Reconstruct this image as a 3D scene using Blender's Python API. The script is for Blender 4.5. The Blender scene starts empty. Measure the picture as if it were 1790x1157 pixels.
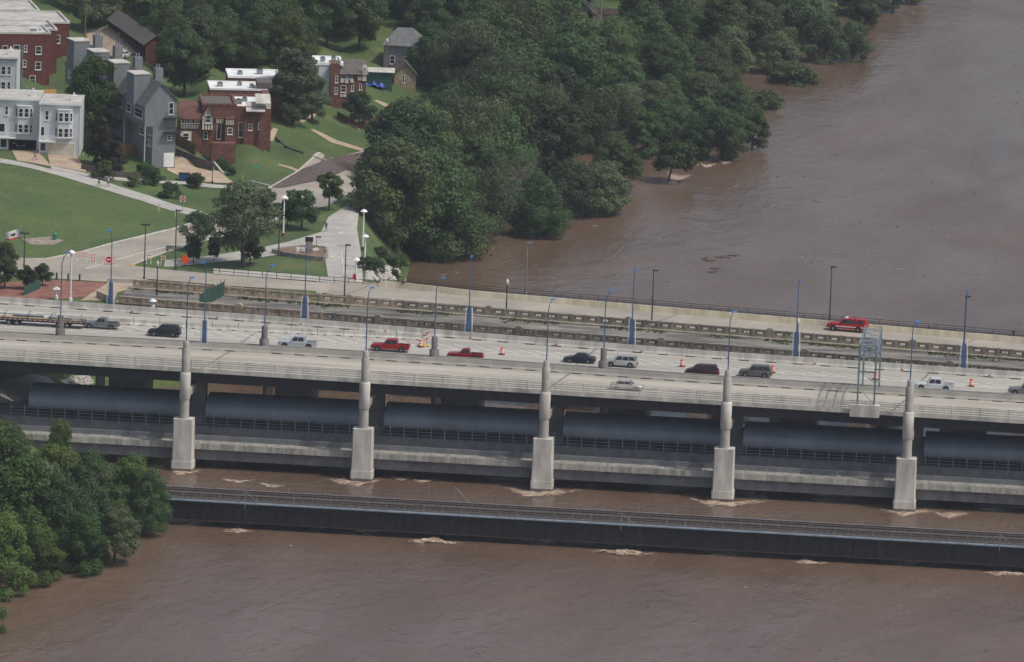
import bpy, bmesh, math, random
from mathutils import Vector, Matrix
from mathutils import noise as mnoise
random.seed(7)
sc = bpy.context.scene
C = sc.collection
PI = math.pi
# ------------------------------------------------------------------ camera
PSI, DEL, ROLL = math.radians(5.35), math.radians(10.5), math.radians(2.1)
FPX, PW, PH = 12000.0, 1790.0, 1157.0
R0 = Vector((math.cos(PSI), math.sin(PSI), 0))
FH = Vector((-math.sin(PSI), math.cos(PSI), 0))
F0 = FH * math.cos(DEL) - Vector((0, 0, 1)) * math.sin(DEL)
U0 = R0.cross(F0)
CAM = Vector((82.60942, -978.57675, 203.58215))
cam_d = bpy.data.cameras.new('camera'); cam = bpy.data.objects.new('camera', cam_d); C.objects.link(cam)
ir = R0 * math.cos(ROLL) + U0 * math.sin(ROLL)
iu = U0 * math.cos(ROLL) - R0 * math.sin(ROLL)
m3 = Matrix((ir, iu, -F0)).transposed()
cam.matrix_world = Matrix.Translation(CAM) @ m3.to_4x4()
cam_d.sensor_width = 36.0; cam_d.lens = 36.0 * FPX / PW
cam_d.clip_start = 10.0; cam_d.clip_end = 20000.0
sc.camera = cam
# ------------------------------------------------------------------ world and sun
SUN_EL, SUN_AZ = math.radians(56), math.radians(22)      # azimuth from +X towards the camera side
sdir = Vector((math.cos(SUN_EL) * math.cos(SUN_AZ), -math.cos(SUN_EL) * math.sin(SUN_AZ), math.sin(SUN_EL)))
w = bpy.data.worlds.new('World'); sc.world = w; w.use_nodes = True
nt = w.node_tree
sky = nt.nodes.new('ShaderNodeTexSky'); sky.sky_type = 'NISHITA'; sky.sun_disc = False
sky.sun_elevation = SUN_EL; sky.sun_rotation = math.atan2(sdir.x, sdir.y)
sky.dust_density = 4.5; sky.air_density = 1.0; sky.ozone_density = 0.8
nt.links.new(sky.outputs[0], nt.nodes['Background'].inputs[0])
nt.nodes['Background'].inputs[1].default_value = 0.135
sl = bpy.data.lights.new('sun', 'SUN'); so = bpy.data.objects.new('sun', sl); C.objects.link(so)
sl.energy = 2.35; sl.angle = math.radians(0.6); sl.color = (1.0, 0.95, 0.87)
so.rotation_euler = (-sdir).to_track_quat('-Z', 'Y').to_euler(); so.location = (0, 0, 300)
vs = sc.view_settings
vs.view_transform = 'Standard'; vs.look = 'None'; vs.gamma = 1.0; vs.use_curve_mapping = False
vs.exposure = -0.16
# ------------------------------------------------------------------ picture geometry helpers
def ray(px, py):
    r = px - PW / 2; u = PH / 2 - py
    return (F0 * FPX + ir * r + iu * u).normalized()
def P(px, py, z=0.0):
    d = ray(px, py); return CAM + d * ((z - CAM.z) / d.z)
def PY(px, py, Y):
    d = ray(px, py); return CAM + d * ((Y - CAM.y) / d.y)
def proj(p):
    v = Vector(p) - CAM; dz = v.dot(F0)
    return PW / 2 + v.dot(ir) / dz * FPX, PH / 2 - v.dot(iu) / dz * FPX, FPX / dz
def lin(tab):
    def f(x):
        if x <= tab[0][0]: return tab[0][1]
        for (a, b), (c, d) in zip(tab, tab[1:]):
            if x <= c: return b + (d - b) * (x - a) / (c - a)
        return tab[-1][1]
    return f
def sstep(t):
    t = max(0.0, min(1.0, t)); return t * t * (3 - 2 * t)
# ------------------------------------------------------------------ materials
MATS = {}
def mat(name, col, rough=0.7, metal=0.0, var=0.12, scale=0.6, bump=0.0, bscale=8.0, col2=None, rnd=0.0, streak=None, spec=0.5, low=0.35, high=0.65):
    if name in MATS: return MATS[name]
    m = bpy.data.materials.new(name); m.use_nodes = True
    n = m.node_tree.nodes; L = m.node_tree.links; b = n['Principled BSDF']
    b.inputs['Roughness'].default_value = rough; b.inputs['Metallic'].default_value = metal
    b.inputs['Specular IOR Level'].default_value = spec
    geo = n.new('ShaderNodeNewGeometry'); src = geo.outputs['Position']
    if streak:
        mp = n.new('ShaderNodeMapping'); mp.inputs['Scale'].default_value = streak
        L.new(src, mp.inputs['Vector']); src = mp.outputs[0]
    t = n.new('ShaderNodeTexNoise'); t.inputs['Scale'].default_value = scale; t.inputs['Detail'].default_value = 6
    t.inputs['Roughness'].default_value = 0.65
    L.new(src, t.inputs['Vector'])
    r = n.new('ShaderNodeValToRGB')
    c2 = col2 or tuple(max(0, c * (1 - 2.2 * var)) for c in col)
    c1 = col if col2 else tuple(min(1, c * (1 + var)) for c in col)
    r.color_ramp.elements[0].color = (*c2, 1); r.color_ramp.elements[1].color = (*c1, 1)
    r.color_ramp.elements[0].position = low; r.color_ramp.elements[1].position = high
    L.new(t.outputs['Fac'], r.inputs[0]); out = r.outputs[0]
    if rnd:
        oi = n.new('ShaderNodeObjectInfo'); hs = n.new('ShaderNodeHueSaturation')
        mr = n.new('ShaderNodeMapRange'); mr.inputs['To Min'].default_value = 1 - rnd; mr.inputs['To Max'].default_value = 1 + rnd
        L.new(oi.outputs['Random'], mr.inputs['Value']); L.new(mr.outputs[0], hs.inputs['Value'])
        mr2 = n.new('ShaderNodeMapRange'); mr2.inputs['To Min'].default_value = 0.5 - rnd * .08; mr2.inputs['To Max'].default_value = 0.5 + rnd * .08
        mt = n.new('ShaderNodeMath'); mt.operation = 'FRACT'; mm = n.new('ShaderNodeMath'); mm.operation = 'MULTIPLY'; mm.inputs[1].default_value = 7.31
        L.new(oi.outputs['Random'], mm.inputs[0]); L.new(mm.outputs[0], mt.inputs[0]); L.new(mt.outputs[0], mr2.inputs['Value']); L.new(mr2.outputs[0], hs.inputs['Hue'])
        L.new(out, hs.inputs['Color']); out = hs.outputs[0]
    L.new(out, b.inputs['Base Color'])
    if bump:
        t2 = n.new('ShaderNodeTexNoise'); t2.inputs['Scale'].default_value = bscale; t2.inputs['Detail'].default_value = 4
        L.new(src, t2.inputs['Vector']); bp = n.new('ShaderNodeBump'); bp.inputs['Strength'].default_value = bump; bp.inputs['Distance'].default_value = 0.1
        L.new(t2.outputs['Fac'], bp.inputs['Height']); L.new(bp.outputs[0], b.inputs['Normal'])
    MATS[name] = m; return m
def leafmat(name, col, col2):
    m = mat(name, col, rough=0.55, scale=0.5, col2=col2, rnd=0.36, spec=0.25, low=.3, high=.7)
    n = m.node_tree.nodes; L = m.node_tree.links; b = n['Principled BSDF']
    tr = n.new('ShaderNodeBsdfTranslucent'); mx = n.new('ShaderNodeMixShader'); mx.inputs[0].default_value = 0.32
    src = b.inputs['Base Color'].links[0].from_socket
    L.new(src, tr.inputs[0]); L.new(b.outputs[0], mx.inputs[1]); L.new(tr.outputs[0], mx.inputs[2])
    L.new(mx.outputs[0], n['Material Output'].inputs[0]); return m
M_conc = mat('concrete', (.41, .395, .355), .85, var=.09, scale=.5, bump=.1)
M_concl = mat('concrete_light', (.56, .545, .495), .85, var=.15, scale=.7, bump=.1, streak=(1, 1, .25))
M_concw = mat('concrete_worn', (.40, .39, .35), .9, var=.2, scale=.9, streak=(1.5, 1.5, .2))
M_deck = mat('deck_concrete', (.43, .40, .34), .9, var=.13, scale=.35, streak=(.08, 1.0, 1.0), bump=.05)
M_deck2 = mat('deck_concrete_grey', (.40, .385, .34), .9, var=.12, scale=.35, streak=(.06, 1.0, 1.0), bump=.05)
M_shade = mat('shade_toned_concrete', (.17, .175, .18), .9, var=.15, scale=.6)  # shade below the upper deck is put into this darker base colour
M_cream = mat('cream_concrete', (.70, .63, .46), .85, var=.12, scale=.5, streak=(1, 1, .2))
M_paint = mat('road_paint', (.68, .675, .64), .8, var=.18, scale=2.2)
M_paintw = mat('worn_road_paint', (.60, .59, .55), .85, var=.2, scale=2.2)
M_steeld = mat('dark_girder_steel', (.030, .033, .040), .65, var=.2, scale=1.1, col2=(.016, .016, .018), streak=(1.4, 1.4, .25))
M_rust = mat('rusty_steel', (.075, .04, .024), .9, var=.35, scale=1.2, col2=(.03, .026, .026))
M_dark = mat('dark_slot', (.02, .02, .02), .9)
M_canopy = mat('canopy_metal', (.185, .225, .285), .42, metal=.0, var=.1, scale=.4, streak=(.6, .3, .3))
M_galv = mat('galvanised_steel', (.26, .30, .34), .5, metal=.4, var=.15)
M_gal2 = mat('gantry_steel', (.21, .27, .32), .55, metal=.3, var=.12)
M_blue = mat('blue_pole_paint', (.055, .115, .235), .45, var=.06)
M_blueh = mat('bright_blue_lamp', (.06, .20, .52), .4, var=.03)
M_black = mat('black_paint', (.018, .019, .02), .5, var=.1)
M_dpole = mat('weathered_dark_pole', (.05, .052, .045), .6, var=.15)
M_white = mat('white_paint', (.75, .76, .76), .6, var=.04)
M_whitef = mat('white_roof_membrane', (.80, .81, .80), .7, var=.05, scale=.6)
M_oldst = mat('weathered_bridge_concrete', (.33, .29, .225), .95, var=.28, scale=.55, col2=(.17, .15, .12), bump=.3)
M_oldtan = mat('tan_bridge_concrete', (.48, .385, .29), .95, var=.25, scale=.5, col2=(.30, .24, .175), bump=.3)
M_oldasph = mat('cracked_asphalt', (.30, .28, .235), .85, scale=.34, col2=(.055, .057, .058), streak=(.3, 1.2, 1), bump=.4, bscale=2, low=.35, high=.7)
M_weed = mat('weeds', (.09, .115, .035), .9, scale=1.5, col2=(.05, .06, .02))
M_asph = mat('road_concrete_grey', (.36, .33, .275), .92, var=.1, scale=.18, streak=(.6, .6, 1))
M_path = mat('path_concrete', (.42, .41, .375), .9, var=.08, scale=.3)
M_drive = mat('tan_driveway', (.42, .335, .24), .9, var=.1, scale=.4)
M_brickpv = mat('red_brick_paving', (.27, .125, .09), .9, var=.18, scale=.8)
def grassmat():
    m = mat('grass', (.100, .152, .036), .95, scale=.06, col2=(.042, .080, .024), bump=.8, bscale=2.5, low=.30, high=.75)
    n = m.node_tree.nodes; L = m.node_tree.links; b = n['Principled BSDF']; src = b.inputs['Base Color'].links[0].from_socket
    geo = n.new('ShaderNodeNewGeometry')
    for sc_, lo, c, f, st in ((.9, .52, (.035, .065, .020), .55, (1, 1, 1)), (.22, .56, (.17, .165, .07), .4, (1, .6, 1)), (3.5, .5, (.06, .085, .025), .4, (1, 1, 1))):
        mp = n.new('ShaderNodeMapping'); mp.inputs['Scale'].default_value = st; L.new(geo.outputs['Position'], mp.inputs[0])
        t = n.new('ShaderNodeTexNoise'); t.inputs['Scale'].default_value = sc_; t.inputs['Detail'].default_value = 5; L.new(mp.outputs[0], t.inputs['Vector'])
        r = n.new('ShaderNodeMapRange'); r.inputs['From Min'].default_value = lo; r.inputs['From Max'].default_value = lo + .14; r.inputs['To Max'].default_value = f; L.new(t.outputs['Fac'], r.inputs['Value'])
        mx = n.new('ShaderNodeMixRGB'); L.new(r.outputs[0], mx.inputs[0]); L.new(src, mx.inputs[1]); mx.inputs[2].default_value = (*c, 1); src = mx.outputs[0]
    L.new(src, b.inputs['Base Color']); return m
M_grass = grassmat()
M_grassd = mat('dry_grass', (.16, .17, .06), .95, scale=.3, col2=(.09, .12, .04))
M_soil = mat('bare_soil', (.22, .15, .10), .95, var=.2)
M_rock = mat('white_riprap_stone', (.52, .50, .46), .9, var=.2, scale=1.5, rnd=.2)
M_bark = mat('bark', (.085, .066, .05), .95, var=.3, scale=2.5)
M_leaf = leafmat('leaf_green', (.105, .160, .055), (.056, .100, .038))
M_leafw = leafmat('leaf_willow', (.128, .165, .078), (.072, .106, .052))
M_leafb = leafmat('leaf_bright', (.105, .175, .038), (.05, .10, .024))
M_leafd = leafmat('leaf_dark', (.066, .106, .038), (.036, .064, .026))
M_leafr = leafmat('leaf_conifer_brown', (.062, .066, .034), (.035, .036, .02))
M_glass = mat('window_glass', (.025, .03, .036), .08, var=.2, scale=.8)
M_tyre = mat('tyre_rubber', (.012, .012, .012), .85)
M_rim = mat('alloy_rim', (.55, .55, .55), .35, metal=.6, var=.05)
M_red = mat('red_signal', (.50, .02, .015), .4, var=.05)
M_orange = mat('safety_orange', (.85, .10, .02), .5, var=.05)
M_refl = mat('reflective_white', (.75, .72, .68), .4, var=.05)
M_green = mat('green_fence_vinyl', (.022, .085, .062), .6, var=.15, scale=1.0)
M_siding = mat('pale_blue_siding', (.57, .61, .65), .7, var=.03, scale=.6)
M_greyw = mat('grey_wood_siding', (.185, .20, .215), .8, var=.07, scale=.9, streak=(2, 2, .3))
M_greyr = mat('grey_shingles', (.15, .155, .16), .9, var=.16, scale=1.5)
M_brick = mat('dark_red_brick', (.135, .037, .032), .9, var=.16, scale=1.1)
M_brick2 = mat('orange_red_brick', (.165, .072, .05), .9, var=.2, scale=1.2)
M_membr = mat('pale_grey_roof', (.50, .49, .45), .9, var=.14, scale=.5)
M_shing = mat('brown_grey_shingles', (.13, .118, .105), .95, var=.15, scale=1.4)
M_stucco = mat('cream_stucco', (.62, .58, .49), .9, var=.07)
M_timber = mat('dark_timber', (.03, .022, .018), .8)
M_wood = mat('cedar_fence_wood', (.52, .28, .11), .85, var=.15, scale=2.0, rnd=.12)
M_wood2 = mat('brown_fence_wood', (.17, .115, .06), .85, var=.15, scale=2.0, rnd=.12)
M_stonew = mat('stone_wall', (.30, .28, .25), .95, var=.2, scale=1.6, bump=.4)
M_skin = mat('skin', (.42, .24, .16), .6, var=.03)
M_hair = mat('dark_hair', (.03, .02, .015), .7)
# ------------------------------------------------------------------ mesh helpers
class MB:
    def __init__(s): s.v = []; s.f = []; s.mi = []
    def add(s, vs, fs, mi=0):
        o = len(s.v); s.v += [tuple(v) for v in vs]
        s.f += [tuple(i + o for i in f) for f in fs]; s.mi += [mi] * len(fs); return s
    def hexa(s, p, mi=0):
        return s.add(p, [(0, 3, 2, 1), (4, 5, 6, 7), (0, 1, 5, 4), (1, 2, 6, 5), (2, 3, 7, 6), (3, 0, 4, 7)], mi)
    def box(s, x0, x1, y0, y1, z0, z1, mi=0):
        return s.hexa([(x0, y0, z0), (x1, y0, z0), (x1, y1, z0), (x0, y1, z0), (x0, y0, z1), (x1, y0, z1), (x1, y1, z1), (x0, y1, z1)], mi)
    def cbox(s, c, d, mi=0):
        return s.box(c[0] - d[0] / 2, c[0] + d[0] / 2, c[1] - d[1] / 2, c[1] + d[1] / 2, c[2] - d[2] / 2, c[2] + d[2] / 2, mi)
    def tube(s, p0, p1, r0, r1=None, n=8, mi=0, caps=True):
        p0 = Vector(p0); p1 = Vector(p1); r1 = r0 if r1 is None else r1
        d = (p1 - p0).normalized(); a = d.orthogonal().normalized(); b = d.cross(a)
        vs = []
        for p, r in ((p0, r0), (p1, r1)):
            for i in range(n):
                t = 2 * PI * i / n; vs.append(p + (a * math.cos(t) + b * math.sin(t)) * r)
        fs = [(i, (i + 1) % n, n + (i + 1) % n, n + i) for i in range(n)]
        if caps: fs += [tuple(range(n - 1, -1, -1)), tuple(range(n, 2 * n))]
        return s.add(vs, fs, mi)
    def lathe(s, prof, n=12, c=(0, 0, 0), mi=0):
        vs = []; fs = []
        for r, z in prof:
            for i in range(n):
                t = 2 * PI * i / n; vs.append((c[0] + r * math.cos(t), c[1] + r * math.sin(t), c[2] + z))
        for k in range(len(prof) - 1):
            for i in range(n): fs.append((k * n + i, k * n + (i + 1) % n, (k + 1) * n + (i + 1) % n, (k + 1) * n + i))
        fs.append(tuple(range(n - 1, -1, -1))); fs.append(tuple((len(prof) - 1) * n + i for i in range(n)))
        return s.add(vs, fs, mi)
    def prism(s, poly, vec, mi=0):
        n = len(poly); vec = Vector(vec); vs = [Vector(p) for p in poly] + [Vector(p) + vec for p in poly]
        fs = [tuple(range(n - 1, -1, -1)), tuple(range(n, 2 * n))] + [(i, (i + 1) % n, n + (i + 1) % n, n + i) for i in range(n)]
        return s.add(vs, fs, mi)
    def sweep(s, xs, prof, yf, zf, mi=0):
        k = len(prof); vs = []; fs = []
        for x in xs:
            y, z = yf(x), zf(x); vs += [(x, y + a, z + b) for a, b in prof]
        for i in range(len(xs) - 1):
            for j in range(k): fs.append((i * k + j, i * k + (j + 1) % k, (i + 1) * k + (j + 1) % k, (i + 1) * k + j))
        e = (len(xs) - 1) * k
        fs += [tuple(range(k - 1, -1, -1)), tuple(range(e, e + k))]
        return s.add(vs, fs, mi)
    def slab(s, xs, ya, yb, zf, th, mi=0):
        vs = []; fs = []
        for x in xs:
            z = zf(x); a, b = ya(x), yb(x); vs += [(x, a, z - th), (x, b, z - th), (x, b, z), (x, a, z)]
        for i in range(len(xs) - 1):
            for j in range(4): fs.append((i * 4 + j, i * 4 + (j + 1) % 4, (i + 1) * 4 + (j + 1) % 4, (i + 1) * 4 + j))
        e = (len(xs) - 1) * 4
        fs += [(3, 2, 1, 0), (e, e + 1, e + 2, e + 3)]
        return s.add(vs, fs, mi)
    def mesh(s, name, mats, smooth=False):
        me = bpy.data.meshes.new(name); me.from_pydata(s.v, [], s.f)
        for m in (mats if isinstance(mats, (list, tuple)) else [mats]): me.materials.append(m)
        me.polygons.foreach_set('material_index', s.mi)
        bm = bmesh.new(); bm.from_mesh(me); bmesh.ops.recalc_face_normals(bm, faces=bm.faces); bm.to_mesh(me); bm.free()
        if smooth:
            me.polygons.foreach_set('use_smooth', [True] * len(me.polygons))
            try: me.set_sharp_from_angle(angle=math.radians(40))
            except Exception: pass
        me.update(); return me
    def build(s, name, mats, parent=None, smooth=False, loc=None, rz=0):
        return link(name, s.mesh(name, mats, smooth), parent, loc, rz)
def link(name, data, parent=None, loc=None, rz=0):
    o = bpy.data.objects.new(name, data); C.objects.link(o); o.parent = parent
    if loc is not None: o.location = loc
    if rz: o.rotation_euler = (0, 0, rz)
    return o
def tag(o, label, cat, group=None, kind=None):
    if label: o['label'] = label
    if cat: o['category'] = cat
    if group: o['group'] = group
    if kind: o['kind'] = kind
    return o
def thing(name, label, cat, loc=(0, 0, 0), rz=0, group=None):
    o = link(name, None, None, loc, rz); o.empty_display_size = .5
    return tag(o, label, cat, group)
def copy_tree(o, parent=None):
    c = o.copy(); C.objects.link(c); c.parent = parent
    for ch in o.children: copy_tree(ch, c)
    return c
def struct(o): o['kind'] = 'structure'; return o
def frange(a, b, st):
    n = max(1, int(round((b - a) / st))); return [a + (b - a) * i / n for i in range(n + 1)]
ORD = ['first', 'second', 'third', 'fourth', 'fifth', 'sixth', 'seventh', 'eighth', 'ninth', 'tenth', 'eleventh', 'twelfth', 'thirteenth', 'fourteenth', 'fifteenth', 'sixteenth', 'seventeenth', 'eighteenth', 'nineteenth', 'twentieth']
# ------------------------------------------------------------------ terrain
Xw = lin([(-400, -95), (-150, -80), (-100, -72), (-60, -66), (-40, -64), (0, -78), (35, -77), (52, -68), (62, -56), (75, -38), (100, -33), (157, -42), (200, -45), (237, -40), (285, -30), (334, -16), (412, -6), (451, 5), (523, 12), (620, 30), (900, 75), (1500, 160)])
BS = lin([(60, .8), (100, 1.3), (170, 1.3), (230, .32), (2000, .3)])
ROADC = [P(x, y, 10.9).xy for x, y in ((60, 480), (100, 470), (300, 425), (470, 350), (600, 300), (640, 285))]
def dleft(x, y):
    best = 1e9
    for a, b in zip(ROADC, ROADC[1:]):
        ab = b - a; t = max(0, min(1, (Vector((x, y)) - a).dot(ab) / ab.length_squared)); q = a + ab * t
        d = (Vector((x, y)) - q).length; s = ab.x * (y - q.y) - ab.y * (x - q.x)
        if d < abs(best): best = d if s > 0 else -d
    return best
def T(x, y):
    pl = 6.0 + 4.9 * sstep((y - 44) / 10)
    if y > 95:
        d = dleft(x, y)
        pl += 3.6 * sstep((d - 9) / 36) + 7 * sstep((d - 50) / 220)
        if d > 6 and y > 190: pl += 1.0 * sstep((d - 9) / 8) * math.sin(x * .50 + y * .13)
    b = (Xw(y) - x) * BS(y)
    if b >= pl + 2: return pl
    z = b if b < pl - 2 else pl - (pl + 2 - b) ** 2 / 8
    return max(-4, z)
def G(px, py, zmin=0.0):
    d = ray(px, py); t = 700.0
    while t < 3000:
        p = CAM + d * t
        if p.z < max(T(p.x, p.y), zmin): break
        t += 3
    a, b = t - 3, t
    for _ in range(14):
        c = (a + b) / 2; p = CAM + d * c
        if p.z < max(T(p.x, p.y), zmin): b = c
        else: a = c
    return CAM + d * b
def terrain():
    xs = frange(-420, -160, 10) + frange(-158, 44, 2)[0:] + frange(54, 254, 20)
    ys = frange(-400, -160, 20) + frange(-156, 36, 4) + frange(38, 420, 2) + frange(426, 700, 6) + frange(740, 1700, 40)
    nx = len(xs); vs = [(x, y, T(x, y)) for y in ys for x in xs]
    fs = [(j * nx + i, j * nx + i + 1, (j + 1) * nx + i + 1, (j + 1) * nx + i) for j in range(len(ys) - 1) for i in range(nx - 1)]
    me = bpy.data.meshes.new('ground'); me.from_pydata(vs, [], fs); me.materials.append(M_grass)
    me.polygons.foreach_set('use_smooth', [True] * len(fs))
    return struct(link('ground', me))
terrain()
def sheet(name, poly, m, off=.06, world=False, step=2.0, zf=None, kind='structure'):
    bm = bmesh.new(); pts = [Vector(p) if world else G(*p) for p in poly]
    bm.faces.new([bm.verts.new((p[0], p[1], 0)) for p in pts])
    x0, x1 = min(p[0] for p in pts), max(p[0] for p in pts); y0, y1 = min(p[1] for p in pts), max(p[1] for p in pts)
    for axis, a, b in ((0, x0, x1), (1, y0, y1)):
        v = math.ceil(a / step) * step
        while v < b:
            co = (v, 0, 0) if axis == 0 else (0, v, 0); no = (1, 0, 0) if axis == 0 else (0, 1, 0)
            bmesh.ops.bisect_plane(bm, geom=bm.verts[:] + bm.edges[:] + bm.faces[:], plane_co=co, plane_no=no); v += step
    bmesh.ops.triangulate(bm, faces=bm.faces[:])
    for v in bm.verts: v.co.z = (zf(v.co.x, v.co.y) if zf else T(v.co.x, v.co.y)) + off
    bmesh.ops.recalc_face_normals(bm, faces=bm.faces)
    me = bpy.data.meshes.new(name); bm.to_mesh(me); bm.free(); me.materials.append(m)
    for p in me.polygons:
        if p.normal.z < 0: p.flip()
    o = link(name, me); o['kind'] = kind; return o
def strip(name, line, width, m, off=.07, h=0.0, parent=None):
    """a band along a picture polyline, draped on the ground; h > 0 makes a kerb"""
    pts = [G(*p) for p in line]; dense = []
    for a, b in zip(pts, pts[1:]):
        n = max(1, int((b - a).xy.length / 2)); dense += [a.lerp(b, i / n) for i in range(n)]
    dense.append(pts[-1]); mb = MB()
    L_, R_ = [], []
    for i, p in enumerate(dense):
        q = dense[min(i + 1, len(dense) - 1)] - dense[max(i - 1, 0)]; nrm = Vector((-q.y, q.x, 0)).normalized() * width / 2
        L_.append(p + nrm); R_.append(p - nrm)
    for i in range(len(dense) - 1):
        quad = [R_[i], R_[i + 1], L_[i + 1], L_[i]]
        lo = [(v.x, v.y, T(v.x, v.y) - .05) for v in quad]; hi = [(v.x, v.y, T(v.x, v.y) + off + h) for v in quad]
        mb.hexa(lo + hi)
    o = mb.build(name, m, parent)
    if not parent: struct(o)
    return o
# river
def water():
    m = bpy.data.materials.new('muddy_water'); m.use_nodes = True; n = m.node_tree.nodes; L = m.node_tree.links; b = n['Principled BSDF']
    geo = n.new('ShaderNodeNewGeometry')
    def nz(scale, stretch, det=5, dist=0.0):
        mp = n.new('ShaderNodeMapping'); mp.inputs['Scale'].default_value = stretch; mp.inputs['Rotation'].default_value = (0, 0, .12)
        L.new(geo.outputs['Position'], mp.inputs['Vector'])
        t = n.new('ShaderNodeTexNoise'); t.inputs['Scale'].default_value = scale; t.inputs['Detail'].default_value = det; t.inputs['Distortion'].default_value = dist
        L.new(mp.outputs[0], t.inputs['Vector']); return t.outputs['Fac']
    r = n.new('ShaderNodeValToRGB'); L.new(nz(.05, (1, .45, 1), 7, .6), r.inputs[0])
    r.color_ramp.elements[0].color = (.108, .070, .048, 1); r.color_ramp.elements[1].color = (.148, .102, .073, 1)
    r.color_ramp.elements[0].position = .3; r.color_ramp.elements[1].position = .7
    L.new(r.outputs[0], b.inputs['Base Color']); b.inputs['Roughness'].default_value = .26; b.inputs['IOR'].default_value = 1.36
    rr = n.new('ShaderNodeMapRange'); rr.inputs['From Min'].default_value = .35; rr.inputs['From Max'].default_value = .65; rr.inputs['To Min'].default_value = .15; rr.inputs['To Max'].default_value = .34
    L.new(nz(.035, (1, .35, 1), 6, 1.6), rr.inputs['Value']); L.new(rr.outputs[0], b.inputs['Roughness'])
    prev = None
    for sc_, st, dist, det in ((.10, (1, .5, 1), .6, 4), (.45, (1, .45, 1), .34, 5), (2.2, (1, .5, 1), .075, 4)):
        bp = n.new('ShaderNodeBump'); bp.inputs['Strength'].default_value = .75; bp.inputs['Distance'].default_value = dist
        L.new(nz(sc_, st, det, .5), bp.inputs['Height'])
        if prev: L.new(prev.outputs[0], bp.inputs['Normal'])
        prev = bp
    L.new(prev.outputs[0], b.inputs['Normal'])
    MATS['water'] = m; return m
M_water = water()
mb = MB(); mb.add([(-3000, -3000, 0), (4000, -3000, 0), (4000, 6000, 0), (-3000, 6000, 0)], [(0, 1, 2, 3)])
struct(mb.build('river', M_water))
# ------------------------------------------------------------------ bridges
XA, XB = -150.0, 110.0
XS = frange(XA, XB, 4.0)
zD = lambda x: 14.15 - .0075 * x
yWn = lambda x: -7.3
yMed = lin([(-150, 5.8), (-85, 6.8), (-48, 9.0), (-14, 8.6), (20, 6.8), (66, 6.5), (110, 6.4)])
yEn = lambda x: yMed(x) + 1.75
yEf = lin([(-150, 37.5), (-90, 35), (-51, 33.0), (-15.6, 29.2), (19, 26.2), (65, 24.7), (110, 23.6)])
PIERS = [-55.5 + 26.25 * k for k in range(-2, 7)]      # columns along the near side of the westbound deck
BAR = [(-.22, 0), (.22, 0), (.20, .18), (.10, .42), (.08, 1.02), (-.08, 1.02), (-.10, .42), (-.20, .18)]
def drains(parent, yf, x0, x1, st, side):
    me = MB().box(-.75, .75, -.03, .03, .0, .11).mesh('drain_slot', M_dark)
    for x in frange(x0, x1, st):
        o = link('drain_slot', me, parent, (x, yf(x) + side * .235, zD(x) + .02)); o.rotation_euler = (0, .0075, math.atan((yf(x + 1) - yf(x - 1)) / 2))
def dashes(parent, yf, zf, x0, x1, st, ln, wd=.14, name='lane_dash'):
    for x in frange(x0, x1, st):
        a, b = x, x + ln; mb = MB()
        mb.add([(a, yf(a) - wd / 2, zf(a) + .006), (b, yf(b) - wd / 2, zf(b) + .006), (b, yf(b) + wd / 2, zf(b) + .006), (a, yf(a) + wd / 2, zf(a) + .006)], [(0, 1, 2, 3)])
        mb.build(name, M_paintw, parent)
# --- westbound double-deck bridge (nearest highway)
wb = thing('highway_bridge', 'double-deck concrete highway bridge with stepped columns and a lower canopied walkway', 'bridge')
MB().slab(XS, yWn, yMed, zD, .32).build('upper_deck', M_deck, wb)
MB().sweep(XS, [(-.32, -.36), (0, -.36), (0, .24), (-.32, .24)], lambda x: yWn(x) , zD).build('kerb', M_concl, wb)
for h in (.46, .78, 1.10, 1.40):
    MB().sweep(XS, [(-.30, h), (-.04, h), (-.04, h + .13), (-.30, h + .13)], yWn, zD).build('rail_bar', M_concl, wb)
pm = MB().box(-.05, .05, -.02, .12, .24, 1.44).mesh('rail_post', M_concl)
for x in frange(-100, 76, 4.1): link('rail_post', pm, wb, (x, yWn(x) - .12, zD(x)))
MB().sweep(XS, BAR, lambda x: yMed(x) - .24, zD).build('median_barrier', M_conc, wb)
drains(wb, lambda x: yMed(x) - .24, -96, 72, 3.4, -1)
for t in (.27, .52, .76): dashes(wb, lambda x, t=t: yWn(x) + t * (yMed(x) - yWn(x)), zD, -95, 70, 12, 3.2)
for k in range(5):
    y0 = -6.35 + 3.2 * k
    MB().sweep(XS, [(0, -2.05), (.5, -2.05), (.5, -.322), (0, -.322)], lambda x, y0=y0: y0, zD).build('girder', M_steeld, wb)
# lower deck
LS = frange(-110, XB, 4); flat = lambda x: 0.0
MB().box(-110, XB, -8.0, 7.0, 2.95, 3.8).build('lower_deck', M_concw, wb)
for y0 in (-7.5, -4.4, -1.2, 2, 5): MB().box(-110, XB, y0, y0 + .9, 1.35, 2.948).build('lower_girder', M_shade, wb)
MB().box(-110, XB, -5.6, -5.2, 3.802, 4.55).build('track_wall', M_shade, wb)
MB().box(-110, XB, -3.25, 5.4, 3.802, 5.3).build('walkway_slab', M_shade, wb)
for yy, st, h, nm, x0 in ((-7.85, 3.35, 1.15, 'guard_post', -100), ):
    pm = MB().box(-.03, .03, -.03, .03, 0, h).mesh('guard_post', M_galv)
    for x in frange(x0, 76, st): link(nm, pm, wb, (x, yy, 3.8))
    for z in (.15, .36, .58, .8, 1.12):
        r = .028 if z > 1 else .012
        MB().box(x0, XB, yy - r, yy + r, 3.8 + z - r, 3.8 + z + r).build('guard_rail', M_galv, wb)
pm = MB().box(-.05, .05, -.05, .05, 0, 1.95).mesh('walkway_post', M_galv)
for x in frange(-92, 76, 2.0): link('walkway_post', pm, wb, (x, -3.15, 5.3))
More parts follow.
